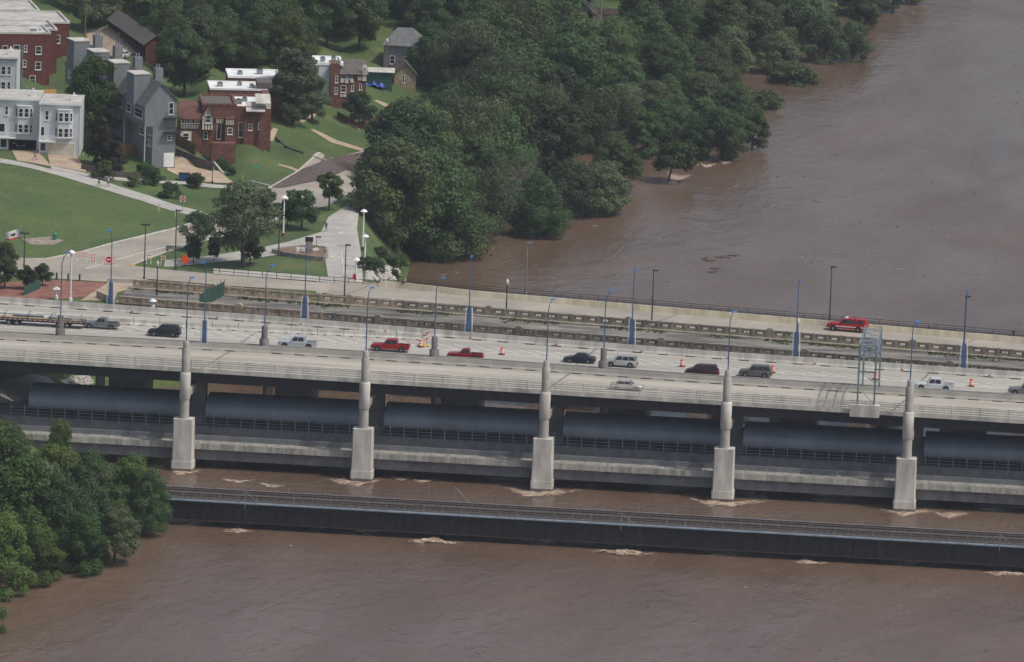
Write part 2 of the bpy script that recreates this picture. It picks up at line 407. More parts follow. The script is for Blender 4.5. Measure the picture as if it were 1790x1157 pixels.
for z in (.08, .55, 1.0, 1.45): MB().box(-110, XB, -3.17, -3.13, 5.3 + z - .03, 5.3 + z + .03).build('walkway_rail', M_galv, wb)
lat = MB()
for x in frange(-92, 76, .34):
    for s in (-1, 1):
        a = Vector((x, 5.2, 5.35)); b = Vector((x + s * 1.1, 5.2, 7.3)); d = Vector((.035, 0, 0))
        lat.add([a - d, a + d, b + d, b - d], [(0, 1, 2, 3)])
        lat.add([a - d + Vector((0, .04, 0)), a + d + Vector((0, .04, 0)), b + d + Vector((0, .04, 0)), b - d + Vector((0, .04, 0))], [(0, 1, 2, 3)])
tag(lat.build('lattice_screen', M_galv, wb), 'fine diagonal lattice screen along the covered walkway', None, None, 'stuff')
# canopy in bays between the inner columns
NA = 22
arc = [(.7 - 4.1 * math.cos(math.radians(-22 + 214 * i / NA)), 7.72 + 1.98 * math.sin(math.radians(-22 + 214 * i / NA))) for i in range(NA + 1)]
def canopy(x0, x1):
    prof = arc + [(a[0], a[1] - .1) for a in reversed(arc)]
    o = MB().sweep([x0, x1], prof, flat, flat).build('canopy_bay', M_canopy, wb, smooth=True)
    s = MB(); x = x0 + .3
    while x < x1:
        for (a, b) in zip(arc, arc[1:]):
            s.hexa([(x - .02, a[0], a[1] - .01), (x + .02, a[0], a[1] - .01), (x + .02, b[0], b[1] - .01), (x - .02, b[0], b[1] - .01), (x - .02, a[0], a[1] + .045), (x + .02, a[0], a[1] + .045), (x + .02, b[0], b[1] + .045), (x - .02, b[0], b[1] + .045)])
        x += .62
    tag(s.build('roof_seams', M_canopy, o), None, None, None, 'stuff')
    p = MB().box(-.06, .06, -.06, .06, 5.3, 7.2).mesh('canopy_post', M_galv)
    for x in frange(x0 + .5, x1 - .5, 4.2): link('canopy_post', p, wb, (x, 4.9, 0))
edges = [-79.4] + [PIERS[k] + .9 for k in range(2, 8)]
for a, b in zip(edges, edges[1:]): canopy(a + (1.35 if a != edges[0] else 0), b - 1.35)
MB().box(-.5, .5, -.3, .3, 9.1, 9.75).build('roof_vent', M_black, wb, loc=(-65.2, -.6, 0))
# piers
def chamf(w, d, c): return [(-w + c, -d), (w - c, -d), (w, -d + c), (w, d - c), (w - c, d), (-w + c, d), (-w, d - c), (-w, -d + c)]
def prismz(mb, poly, z0, z1, k=1.0):
    n = len(poly); vs = [(x, y, z0) for x, y in poly] + [(x * k, y * k, z1) for x, y in poly]
    mb.add(vs, [tuple(range(n - 1, -1, -1)), tuple(range(n, 2 * n))] + [(i, (i + 1) % n, n + (i + 1) % n, n + i) for i in range(n)])
M_wet = mat('wet_concrete', (.16, .135, .11), .5, var=.25, scale=1.5)
def pier_parts():
    r = []
    mb = MB(); prismz(mb, chamf(1.62, 1.27, .2), -3, 1.5); r.append(('pier_footing', mb.mesh('pier_footing', M_concl)))
    mb = MB(); prismz(mb, chamf(1.65, 1.30, .21), -3, .42); r.append(('tide_band', mb.mesh('tide_band', M_wet)))
    mb = MB(); prismz(mb, chamf(1.52, 1.15, .16), 1.502, 7.7, .95); r.append(('pier_block', mb.mesh('pier_block', M_concl)))
    mb = MB().lathe([(.70, 7.702), (.68, 10.5)], 24); r.append(('column_shaft', mb.mesh('column_shaft', M_conc, True)))
    mb = MB().lathe([(.72, 10.502), (.79, 10.6), (.79, 14.3), (.74, 14.42), (.68, 14.5)], 24); r.append(('column_collar', mb.mesh('column_collar', M_concl, True)))
    mb = MB().lathe([(.60, 14.502), (.60, 17.9), (.52, 18.1)], 24); r.append(('column_stage', mb.mesh('column_stage', M_conc, True)))
    mb = MB().lathe([(.45, 18.102), (.45, 18.9), (.34, 19.1)], 20); r.append(('column_cap', mb.mesh('column_cap', M_conc, True)))
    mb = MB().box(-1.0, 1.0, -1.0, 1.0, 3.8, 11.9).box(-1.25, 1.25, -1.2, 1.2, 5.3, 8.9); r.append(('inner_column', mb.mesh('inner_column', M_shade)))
    mb = MB().box(-.8, .8, -.8, 17.0, 11.0, 12.0); r.append(('pier_cap', mb.mesh('pier_cap', M_conc)))
    mb = MB().box(-1.1, 1.1, 2, 15, -3, 1.348); r.append(('pier_wall', mb.mesh('pier_wall', M_conc)))
    return r
pp = pier_parts()
for x in PIERS[2:8]:
    dz = zD(x) - 14.56
    for nm, me in pp:
        off = (.9, 9.2, 0) if nm == 'inner_column' else ((0, 1.2, dz) if nm == 'pier_cap' else (0, 0, 0))
        link(nm, me, wb, (x + off[0], -9.2 + off[1], off[2]))
# --- eastbound bridge
eb = thing('highway_bridge', 'single-deck concrete highway bridge with white chevrons, full of traffic heading left', 'bridge')
MB().slab(XS, yEn, yEf, zD, .32).build('upper_deck', M_deck2, eb)
MB().sweep(XS, [(a, b * 1.12) for a, b in BAR], lambda x: yEf(x) + .0, zD).build('parapet', M_concl, eb)
MB().sweep(XS, [(a, b * .85) for a, b in BAR], lambda x: yEn(x) + .24, zD).build('median_barrier', M_conc, eb)
drains(eb, yEf, -94, 72, 4.05, -1)
mk = MB().box(-.16, .16, -.02, .02, 0, .16).mesh('reflector', M_red)
for x in frange(-70, 60, 12.4): link('reflector', mk, eb, (x, yEf(x) - .25, zD(x) + .26))
for k in range(6):
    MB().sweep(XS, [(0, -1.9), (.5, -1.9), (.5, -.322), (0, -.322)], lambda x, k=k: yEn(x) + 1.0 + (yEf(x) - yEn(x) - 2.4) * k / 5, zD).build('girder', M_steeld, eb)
dashes(eb, lambda x: 12.2 + (yEn(x) - 8.4) * .3, zD, -95, 70, 9, 2.4)
yG0 = lin([(-120, 16.2), (-78, 16.4), (-50, 18.2), (-27, 19.0), (-2, 18.0), (24, 17.1), (49, 16.3), (80, 15.6)])
yG1 = lin([(-120, 23.6), (-62, 23.6), (-27, 25.8), (-2, 23.4), (24, 21.2), (49, 20.6), (80, 20.0)])
def paint_line(parent, a, b, wd, name):
    a = Vector(a); b = Vector(b); d = (b - a); nrm = Vector((-d.y, d.x)).normalized() * wd / 2
    q = [a + nrm, b + nrm, b - nrm, a - nrm]
    MB().add([(p.x, p.y, zD(p.x) + .007) for p in q], [(3, 2, 1, 0)]).build(name, M_paint, parent)
for x in frange(-92, 76, 3.05):
    t = x + 2.9; ym = yG0(t) + .35 * (yG1(t) - yG0(t))
    paint_line(eb, (x - 1.2, yG1(x) - .15), (t, ym + .02), .27, 'chevron_stroke')
    paint_line(eb, (t, ym - .02), (x - .6, yG0(x) + .1), .24, 'chevron_stroke')
EBP = [-46.3 + 25.1 * k for k in range(-1, 6)]
ecol = MB().lathe([(.72, -3), (.72, 12.0)], 20).mesh('pier_column', M_conc, True)
ecap = MB().box(-1, 1, -2, 17.5, 11.3, 12.3).mesh('pier_cap', M_conc); ewal = MB().box(-2.6, 2.6, 3.5, 14, -3, 11.298).mesh('pier_wall', M_conc)
for x in EBP:
    link('pier_column', ecol, eb, (x, 13, 0)); link('pier_column', ecol, eb, (x, 27, 0)); link('pier_cap', ecap, eb, (x, 12.5, zD(x) - 14.3)); link('pier_wall', ewal, eb, (x + 3.4, 12.5, zD(x) - 14.3))
# deck joints
for o_, y0f, y1f, xs in ((wb, lambda x: yWn(x) + .1, lambda x: yMed(x) - .5, (-52.5, -2, 48)), (eb, lambda x: yEn(x) + .5, lambda x: yEf(x) - .25, (-50, 0, 50))):
    for x in xs:
        a = (x - 1.4, y0f(x)); b = (x + .9, y1f(x))
        MB().add([(a[0], a[1], zD(a[0]) + .004), (a[0] + .22, a[1], zD(a[0]) + .004), (b[0] + .22, b[1], zD(b[0]) + .004), (b[0], b[1], zD(b[0]) + .004)], [(0, 1, 2, 3)]).build('deck_joint', mat('joint_rubber', (.10, .095, .09), .9), o_)
# --- old balustraded bridge
S8 = .143
yOn = lambda x: 49.9 - S8 * x
yOf = lambda x: 64.9 - S8 * x
zO = lambda x: 11.04
ob = thing('old_bridge', 'disused old bridge with weathered ornamental concrete balustrades and a weedy cracked deck', 'bridge')
OS = frange(-77, XB, 4)
MB().slab(OS, yOn, yOf, zO, .9).build('deck', M_oldasph, ob)
for yf, s in ((yOn, 1), (yOf, -1)):
    MB().sweep(OS, [(-.1, 0), (1.1, 0), (1.1, .16), (-.1, .16)] if s > 0 else [(-1.1, 0), (.1, 0), (.1, .16), (-1.1, .16)], lambda x, yf=yf, s=s: yf(x) + s * .3, zO).build('kerb_walk', M_oldst, ob)
    MB().sweep(OS, [(-.25, -2.6), (.25, -2.6), (.25, -.02), (-.25, -.02)], lambda x, yf=yf: yf(x), zO).build('spandrel_wall', M_oldst, ob)
def bal_panel(L):
    mb = MB(); w = .11
    mb.box(-L / 2, L / 2, -.2, .2, 0, .22).box(-L / 2, L / 2, -.19, .19, .92, 1.12)
    mb.box(-L / 2, -L / 2 + .42, -w, w, .22, .92).box(L / 2 - .42, L / 2, -w, w, .22, .92)
    ow = .27; n = 3; span = L - .84; gap = (span - n * ow) / 2
    for i in range(n - 1): x = -span / 2 + ow + i * (ow + gap); mb.box(x, x + gap, -w, w, .22, .92)
    mb.box(-span / 2, span / 2, -w + .005, w - .005, .22, .40).box(-span / 2, span / 2, -w + .005, w - .005, .74, .92)
    return mb
def ped():
    mb = MB().box(-.22, .22, -.26, .26, 0, 1.2); return mb
def niche():
    mb = MB(); mb.box(-.6, .6, -.3, .3, 0, 1.15)
    mb.prism([(.55 * math.cos(PI * i / 10), -.3, 1.15 + .32 * math.sin(PI * i / 10)) for i in range(11)], (0, .6, 0))
    for y in (-.33, .30):
        mb.prism([(.42 * math.cos(PI * i / 8), y, .75 + .42 * math.sin(PI * i / 8)) for i in range(9)] + [(-.42, y, .15), (-.30, y, .15), (-.30, y, .72)] + [(.28 * math.cos(PI - PI * i / 8), y, .75 + .28 * math.sin(PI * i / 8)) for i in range(9)] + [(.30, y, .15), (.42, y, .15)], (0, .03, 0))
    return mb
LP = 2.12
for mm, tagm in ((M_oldst, 'a'), (M_oldtan, 'b')):
    MATS['bal' + tagm] = (bal_panel(LP - .44).mesh('balustrade_panel', mm), ped().mesh('balustrade_post', mm), niche().mesh('niche_pedestal', mm))
ang = -math.atan(S8)
for yf, ph in ((yOn, 2), (yOf, 5)):
    k = 0; x = -75.5
    while x < 78:
        pan, pd, ni = MATS['balb' if x < -34 + (8 if yf is yOn else 0) - (18 if yf is yOn else 0) else 'bala']
        if (k + ph) % 11 == 0:
            link('niche_pedestal', ni, ob, (x, yf(x), 11.04 + .16), ang); x += LP * .72
        else:
            link('balustrade_panel', pan, ob, (x, yf(x), 11.04 + .16), ang)
            link('balustrade_post', pd, ob, (x + LP / 2, yf(x + LP / 2), 11.04 + .14), ang); x += LP
            if (k + 1 + ph) % 11 == 0: x -= LP * .28
        k += 1
ow = MB().box(-1.6, 1.6, .6, 14.6, -3, 10.0).mesh('pier_wall', M_oldst)
for x in frange(-60, 90, 25): link('pier_wall', ow, ob, (x, yOn(x), 0), ang)
# weeds along the old kerbs
wd = MB()
for i in range(2400):
    x = random.uniform(-76, 74); s = random.random() < .55
    if mnoise.noise((x * .12, 3.0 if s else 9.0, 0)) < -.05: continue
    y = (yOf(x) - 1.4 - abs(random.gauss(0, 1.0))) if s else (yOn(x) + 1.5 + abs(random.gauss(0, 1.3)))
    for q in range(3):
        a = random.uniform(0, 2 * PI); h = random.uniform(.08, .38); r = random.uniform(.1, .3); d = Vector((math.cos(a), math.sin(a), 0)) * r
        b = Vector((x + random.uniform(-.3, .3), y + random.uniform(-.3, .3), 11.04)); wd.add([b - d, b + d, b + d * .4 + Vector((0, 0, h))], [(0, 1, 2)])
tag(wd.build('weeds', M_weed), 'low green weeds growing along the kerbs of the old bridge', 'weeds', None, 'stuff')
# --- boulevard bridge behind it
zS = lambda x: 11.12
ySn = lambda x: 66.2 - .152 * x
ySb = lin([(-120, 97.5), (-63, 91.8), (-33, 86.6), (-24, 83.4), (17, 76.3), (64, 68.0), (110, 60.5)])
ySf = lambda x: ySb(x) + 2.9
sb = thing('boulevard_bridge', 'flat road bridge with cream barrier and thin dark railings behind the old bridge', 'bridge')
SS = frange(-46, XB, 4)
MB().slab(SS, ySn, ySf, zS, .8).build('deck', M_asph, sb)
MB().slab(frange(-36, XB, 4), lambda x: ySb(x) + .25, ySf, lambda x: 11.30, .178).build('sidewalk', M_path, sb)
cb = [(-.2, 0), (.2, 0), (.14, .95), (-.14, .95)]
MB().sweep(frange(-38.5, XB, 4), cb, ySb, zS).build('barrier', M_cream, sb)
def rail(parent, yf, z, x0, x1, hs, h, st, m, name, r=.035):
    pm = MB().box(-.045, .045, -.045, .045, 0, h).mesh(name + '_post', m)
    for x in frange(x0, x1, st): link(name + '_post', pm, parent, (x, yf(x), z))
    for q in hs: MB().sweep(frange(x0, x1, 8), [(-r, q - r), (r, q - r), (r, q + r), (-r, q + r)], yf, lambda x: z).build(name, m, parent)
rail(sb, ySb, 12.07, -38, 80, (.30,), .3, 3.05, M_black, 'barrier_rail')
rail(sb, lambda x: ySf(x) - .15, 11.30, -36, 80, (.45, .8, 1.15), 1.15, 2.95, mat('brown_rail', (.05, .025, .02), .6), 'outer_rail')
rail(sb, lambda x: ySn(x) + .1, 11.12, -74, 80, (.95,), .95, 3.05, M_black, 'inner_rail')
rail(sb, lambda x: ySb(x) + .2, 11.04, -72, -39, (.4, .95), .95, 2.4, M_black, 'ramp_rail')
MB().sweep(frange(-74, XB, 4), [(-.2, 0), (.2, 0), (.2, .2), (-.2, .2)], lambda x: ySn(x) + .1, zS).build('kerb', M_conc, sb)
for x in (-42, 8, 55):
    a, b = (x - 2.6, ySn(x) + .3), (x + 1.6, ySb(x) - .25)
    MB().add([(a[0], a[1], 11.125), (a[0] + .2, a[1], 11.125), (b[0] + .2, b[1], 11.125), (b[0], b[1], 11.125)], [(0, 1, 2, 3)]).build('deck_joint', MATS['joint_rubber'], sb)
for y0 in (2, 7, 12): MB().sweep(SS, [(0, -2.2), (.5, -2.2), (.5, -.802), (0, -.802)], lambda x, y0=y0: ySn(x) + y0, zS).build('girder', M_conc, sb)
sw = MB().box(-.9, .9, 1, 17, -3, 8.8).mesh('pier_wall', M_conc)
for x in frange(-30, 90, 24): link('pier_wall', sw, sb, (x, ySn(x), 0), ang)
# --- railway bridge in front
rb = thing('railway_bridge', 'low dark steel plate-girder railway bridge just above the flood water', 'bridge')
M_dwet = mat('wet_dark_stone', (.05, .045, .04), .7)
RN, RF, RT = -47.0, -39.2, 3.95
S_ball = mat('track_ballast', (.085, .072, .062), .95, var=.25, scale=2.0)
MB().box(-100, XB, RN + .25, RF - .25, RT - .5, RT - .06).build('track_bed', S_ball, rb)
gp = MB().box(-.72, .72, 0, .04, .95, 3.55).box(-.80, -.68, -.2, .04, .95, 3.55).mesh('girder_panel', M_steeld)
for x in frange(-74, 80, 1.52): link('girder_panel', gp, rb, (x, RN, 0)); link('girder_panel', gp, rb, (x, RF, 0), PI)
for y in (RN, RF):
    MB().box(-100, XB, y - .22, y + .22, .86, .95).build('bottom_flange', M_rust, rb); MB().box(-100, XB, y - .25, y + .25, 3.55, 3.64).build('top_flange', M_steeld, rb)
M_walk = mat('walkway_edge_steel', (.19, .23, .275), .6, var=.15)
MB().box(-100, XB, RN - .75, RN + .24, 3.66, 3.80).build('walkway', M_walk, rb); MB().box(-100, XB, RF - .24, RF + .6, 3.66, 3.78).build('walkway', M_walk, rb)
pm = MB().box(-.035, .035, -.035, .035, -.25, 1.25).mesh('handrail_post', M_galv)
for x in frange(-76, 78, 2.6): link('handrail_post', pm, rb, (x, RN - .7, 3.8)); link('handrail_post', pm, rb, (x + .7, RF + .5, 3.8))
for y in (RN - .7, RF + .5):
    for z in (.6, 1.22): MB().box(-100, XB, y - .014, y + .014, 3.8 + z - .014, 3.8 + z + .014).build('handrail', M_galv, rb)
for y in (-45.6, -44.16, -41.9, -40.46): MB().box(-100, XB, y - .04, y + .04, RT, RT + .15).build('track_rail', M_rust, rb)
tie = MB().box(-.11, .11, -1.25, 1.25, RT - .08, RT).mesh('sleeper', mat('sleeper_wood', (.045, .036, .03), .95))
for x in frange(-58, 74, .9):
    for y in (-44.9, -41.2): link('sleeper', tie, rb, (x, y, 0))
rp = MB().box(-1.0, 1.0, .9, 7.0, -3, .85).mesh('pier_wall', M_dwet)
for x in (-41.4, -14.8, 11.6, 37.8, 64.7): link('pier_wall', rp, rb, (x, RN, 0))
for px in (843, 880):
    p = PY(px, 862, RF + .5); s = 1 if px == 880 else -1; mb = MB()
    mb.tube((0, 0, 3.7), (0, 0, 6.0), .045).tube((0, 0, 6.0), (s * 2.0, 0, 3.85), .04); mb.build('brace_frame', M_galv, rb, loc=(p.x - 7.2 + s * .3, RF + .5, 0))
for px in (428, 1086, 1750):
    p = PY(px, 900, RN - .7); mb = MB().tube((0, 0, 3.0), (0, 0, 5.6), .05).tube((0, 0, 5.5), (2.0, 0, 3.9), .025).tube((0, 0, 5.5), (-2.0, 0, 3.9), .025); mb.build('brace_frame', M_galv, rb, loc=(p.x, RN - .75, 0))
# --- foam where the current breaks on piers
def foammat():
    m = bpy.data.materials.new('foam'); m.use_nodes = True; n = m.node_tree.nodes; L = m.node_tree.links; b = n['Principled BSDF']
    geo = n.new('ShaderNodeNewGeometry'); mp = n.new('ShaderNodeMapping'); mp.inputs['Scale'].default_value = (.5, 1.0, 1.5)
    L.new(geo.outputs['Position'], mp.inputs[0])
    t = n.new('ShaderNodeTexNoise'); t.inputs['Scale'].default_value = 2.6; t.inputs['Detail'].default_value = 9; t.inputs['Roughness'].default_value = .7; L.new(mp.outputs[0], t.inputs['Vector'])
    at = n.new('ShaderNodeAttribute'); at.attribute_name = 'edge'
    r = n.new('ShaderNodeValToRGB'); r.color_ramp.elements[0].color = (.17, .105, .07, 1); r.color_ramp.elements[1].color = (.66, .55, .43, 1)
    r.color_ramp.elements[0].position = .40; r.color_ramp.elements[1].position = .66
    L.new(t.outputs['Fac'], r.inputs[0]); L.new(r.outputs[0], b.inputs['Base Color']); b.inputs['Roughness'].default_value = .6
    ad = n.new('ShaderNodeMath'); ad.operation = 'MULTIPLY_ADD'; ad.inputs[1].default_value = 1.05; L.new(at.outputs['Fac'], ad.inputs[0])
    sb_ = n.new('ShaderNodeMath'); sb_.operation = 'MULTIPLY_ADD'; sb_.inputs[1].default_value = 2.0; sb_.inputs[2].default_value = -1.18; L.new(t.outputs['Fac'], sb_.inputs[0]); L.new(sb_.outputs[0], ad.inputs[2])
    gt = n.new('ShaderNodeMapRange'); gt.inputs['From Min'].default_value = .05; gt.inputs['From Max'].default_value = .80; L.new(ad.outputs[0], gt.inputs['Value'])
    L.new(gt.outputs[0], b.inputs['Alpha']); return m
M_foam = foammat()
def foam(cx, cy, wl, wr, dep, h, label, seed=0, peak=False):
    nu, nv = 70, 14; vs = []; ed = []; fs = []
    for i in range(nu + 1):
        u = -1 + 2 * i / nu; x = u * (wl if u < 0 else wr)
        wob = mnoise.noise((x * .35 + seed, 1.7, 0)) * dep * .28; wid = (.35 + .65 * (1 - abs(u))) * (1 + .8 * mnoise.noise((x * .55, seed, 4.0)))
        for j in range(nv + 1):
            v = j / nv; yy = cy + (v - .5) * dep * max(.2, wid) + (0 if peak else abs(u) ** 1.3 * dep * .8) + wob
            e = (1 - abs(u) ** 2.2) * math.sin(PI * v) ** .7
            nz = mnoise.noise((x * .7 + seed, yy * .9, 0)) * .5 + mnoise.noise((x * 1.8, yy * 2.0, seed)) * .2
            vs.append((cx + x, yy, .03 + max(0, h * e * ((1 - abs(u)) ** .8 + .15) * (.45 + nz) * (.9 if peak else .45)))); ed.append(max(0, min(1, e)))
    for i in range(nu):
        for j in range(nv): a = i * (nv + 1) + j; fs.append((a, a + nv + 1, a + nv + 2, a + 1))
    me = bpy.data.meshes.new('foam'); me.from_pydata(vs, [], fs); me.materials.append(M_foam)
    me.attributes.new('edge', 'FLOAT', 'POINT').data.foreach_set('value', ed)
    me.polygons.foreach_set('use_smooth', [True] * len(fs))
    return tag(link('foam', me), label, 'foam', None, 'stuff')
for k, (x, wl, wr, h) in enumerate(((PIERS[2], 2.2, 3.0, .3), (PIERS[3], 6.2, 3.2, .5), (PIERS[4], 6.8, 6.5, .65), (PIERS[5], 6.0, 7.5, .65), (PIERS[6], 4.5, 5.0, .5))):
    foam(x, -12.3, wl, wr, 5.5, h, 'tan foam breaking round the foot of the %s bridge column from the left' % ORD[k], seed=k * 7.1)
for k, (x, wl, wr, h) in enumerate(((-41.8, 2.5, 2.2, .3), (-14.6, 4.3, 4.8, .8), (11.8, 4.6, 5.6, .8), (38.0, 2.2, 3.0, .5), (64.9, 3.2, 4.5, .5))):
    foam(x, -48.6, wl, wr, 4.0, h, 'foaming wave under the railway bridge, %s from the left' % ORD[k], seed=k * 5.3 + 40, peak=True)
for k, (px, py, wl, wr, d) in enumerate(((700, 838, 3, 3, 2.2), (735, 842, 2, 2.5, 1.5), (1660, 902, 3, 3.2, 2), (420, 842, 3.5, 2.5, 1.4), (470, 850, 2, 3, 1.2), (1180, 312, 2.6, 3.2, 5), (1265, 284, 2.2, 2.2, 3), (1235, 290, 2, 2, 3), (1040, 377, 3, 2, 3), (1000, 372, 1.6, 2, 3))):
    p = P(px, py); foam(p.x, p.y, wl, wr, d * 2, .22, ['short white crest between the second and third columns', 'small crest right beside the longer white crest', 'broken foam right of the last bridge column', 'pale ripple right of the first bridge column', 'faint foam streak above the railway bridge left end', 'foam round the leaning flooded tree', 'white streak beside the shoreline trees at right', 'small foam streak left of the other shoreline streak', 'foam under the right side of the flooded willow', 'foam at the trunk of the flooded willow'][k], seed=k * 3.7 + 90)

# small breaking flecks on the open river
fk = MB(); random.seed(5)
for i in range(170):
    px, py = random.uniform(760, 1790), random.uniform(20, 500)
    if i % 14 == 0: px, py = random.uniform(250, 1790), random.uniform(935, 1150)
    q = P(px, py)
    if T(q.x, q.y) > -2: continue
    L_ = random.uniform(.2, .6) * (1.7 if random.random() < .08 else 1); n = 7; a0 = random.uniform(-.4, .4)
    ring_ = [(q.x + L_ * math.cos(a0) * math.cos(2 * PI * k / n) * random.uniform(.6, 1.2) - .2 * math.sin(2 * PI * k / n), q.y + .35 * L_ * math.sin(2 * PI * k / n) * random.uniform(.5, 1.4) + a0 * .5 * math.cos(2 * PI * k / n), .02 + .05 * random.random()) for k in range(n)]
    fk.add([(q.x, q.y, .12 + .1 * random.random())] + ring_, [(0, 1 + k, 1 + (k + 1) % n) for k in range(n)])
tag(fk.build('foam_flecks', mat('pale_fleck', (.24, .20, .165), .5, var=.3, scale=2.0)), 'small pale flecks of broken water scattered over the river', 'foam', None, 'stuff')
# ------------------------------------------------------------------ ground surfaces
sheet('road', [(0, 452), (80, 453), (142, 441), (198, 425), (308, 399), (420, 362), (471, 329), (516, 302), (580, 277), (640, 262), (672, 262), (629, 336), (574, 359), (483, 384), (438, 398), (335, 428), (289, 441), (232, 463), (233, 465), (308, 473), (400, 481), (560, 494), (560, 512), (400, 500), (260, 488), (241, 492), (187, 493), (94, 487), (0, 481)], M_asph, .05)
sheet('road_apron', [(553, 488), (640, 496), (646, 522), (553, 514)], M_asph, .055)
sheet('flood_puddle', [(474, 327.5), (497, 312), (521, 299.5), (560, 284), (580, 277), (600, 273), (651, 264), (658, 274), (635, 290), (614, 297), (591, 304), (560, 316), (530, 321), (505, 327), (490, 329)], M_water, .14)
sheet('path', [(0, 277), (80, 294), (171, 314), (260, 342), (346, 368), (372, 378), (368, 388), (343, 379), (250, 352), (161, 325), (90, 304), (0, 285)], M_path, .07)
sheet('path', [(88, 291), (171, 307), (240, 314), (330, 318), (420, 326), (470, 330), (468, 334), (400, 331), (320, 323), (240, 319), (170, 313), (90, 296)], M_path, .09)
sheet('driveway', [(21, 264), (64, 264), (90, 292), (30, 282)], M_drive, .11)
sheet('driveway', [(83, 271), (134, 273), (152, 302), (88, 291)], M_drive, .11)
sheet('driveway', [(298, 272), (330, 268), (372, 296), (412, 322), (330, 316), (292, 298)], M_drive, .11)
sheet('alley', [(148, 52), (185, 48), (262, 98), (262, 108), (190, 102), (150, 78)], M_drive, .1)
sheet('trail', [(602, 362), (574, 380), (561, 406), (504, 423), (443, 436), (365, 448), (290, 455), (286, 467), (310, 466), (416, 455), (496, 445), (569, 457), (574, 487), (560, 496), (634, 499), (634, 484), (630, 436), (624, 401), (628, 363)], M_path, .07)
sheet('sidewalk', [(373, 470), (574, 485), (634, 490), (636, 497), (560, 493), (373, 480)], M_path, .13)
sheet('plaza', [(0, 495), (80, 489), (188, 495), (150, 520), (90, 524), (0, 522)], M_brickpv, .07)
sheet('plaza_walk', [(188, 495), (245, 493), (238, 503), (205, 512), (200, 526), (140, 526), (150, 520)], M_drive, .09)
sheet('trail', [(0, 668), (60, 655), (150, 655), (80, 700), (0, 706)], M_path, .07)
sheet('garden_walk', [(542, 227), (548, 226), (590, 246), (637, 261), (633, 265), (580, 250)], M_drive, .08)
sheet('garden_walk', [(482, 287), (486, 286), (524, 298), (520, 301)], M_drive, .08)
sheet('garden_walk', [(653, 176), (660, 175), (690, 187), (718, 199), (712, 204), (680, 191)], M_drive, .08)
sheet('garden_walk', [(653, 214), (660, 214), (690, 232), (684, 236)], M_drive, .08)
sheet('garden_walk', [(520, 213), (548, 198), (556, 200), (530, 215)], M_drive, .08)
sheet('garden_walk', [(463, 240), (478, 224), (486, 226), (472, 252)], M_drive, .08)
sheet('bare_patch', [(38, 418), (85, 414), (112, 420), (96, 428), (55, 428)], mat('sandy_gravel', (.30, .26, .21), .95, var=.2, scale=.8), .05)
strip('kerb', [(0, 452), (80, 453), (142, 441), (198, 425), (308, 399), (420, 362), (471, 329), (521, 300), (580, 277)], .35, M_concl, .06, .10)
strip('kerb', [(483, 384), (438, 398), (335, 428), (289, 441), (232, 463)], .3, M_concl, .06, .10)
strip('road_line', [(150, 470), (230, 447), (310, 427)], .25, M_paint, .062)
strip('road_line', [(640, 470), (640, 471)], .1, M_paint, .08)
strip('trail_line', [(597, 440), (600, 466), (603, 489)], .14, M_paint, .09)
for a in (((577, 449), (586, 449)), ((590, 449), (600, 449)), ((606, 451), (614, 451)), ((592, 408), (600, 406)), ((585, 398), (594, 398))):
    strip('trail_marking', list(a), .5, M_paint, .09)
dl = mat('faded_yellow_paint', (.55, .33, .07), .8)
strip('kerb_ramp_mat', [(226, 463), (234, 465)], .8, dl, .09); strip('kerb_ramp_mat', [(82, 455), (89, 455)], .8, dl, .09)
# planter island on the trail
p = G(540, 448); r = thing('planter', 'low stone-walled planter island with rocks where the trail forks', 'planter', p, PSI)
ring = [(-6, 1.5), (-3.5, -1.2), (0, -3.2), (2.6, -4.2), (3.0, 0), (2.6, 5.5), (-.5, 7), (-4, 4)]
for i, (a, b) in enumerate(zip(ring, ring[1:] + ring[:1])):
    a = Vector((*a, 0)); b = Vector((*b, 0)); d = (b - a).normalized(); nrm = Vector((-d.y, d.x, 0)) * .18
    MB().hexa([a - nrm + Vector((0, 0, -.3)), b - nrm + Vector((0, 0, -.3)), b + nrm + Vector((0, 0, -.3)), a + nrm + Vector((0, 0, -.3)), a - nrm + Vector((0, 0, .75)), b - nrm + Vector((0, 0, .75)), b + nrm + Vector((0, 0, .75)), a + nrm + Vector((0, 0, .75))]).build('wall_section', M_stonew, r)
MB().add([(*q, .6) for q in ring], [tuple(range(len(ring)))]).build('soil', M_soil, r)
MB().box(-.6, .5, -.3, .3, .6, 2.3).build('plaque_pillar', M_stonew, r, loc=(0, .5, 0)); MB().box(-.7, .6, -.06, .06, 2.3, 3.1).build('plaque', M_black, r, loc=(0, .5, 0))
def rockmesh(s, seed):
    bm = bmesh.new(); bmesh.ops.create_icosphere(bm, subdivisions=1, radius=s)
    for v in bm.verts: v.co *= .75 + .5 * abs(mnoise.noise(v.co * 1.7 / s + Vector((seed, 0, 0)))); v.co.z *= .65
    me = bpy.data.meshes.new('rock'); bm.to_mesh(me); bm.free(); me.materials.append(M_rock); return me
rk = [rockmesh(.6, i * 3.3) for i in range(5)]
for i in range(6): link('rock', rk[i % 5], r, (random.uniform(-2, 2), random.uniform(0, 4), .75), random.random() * 6)
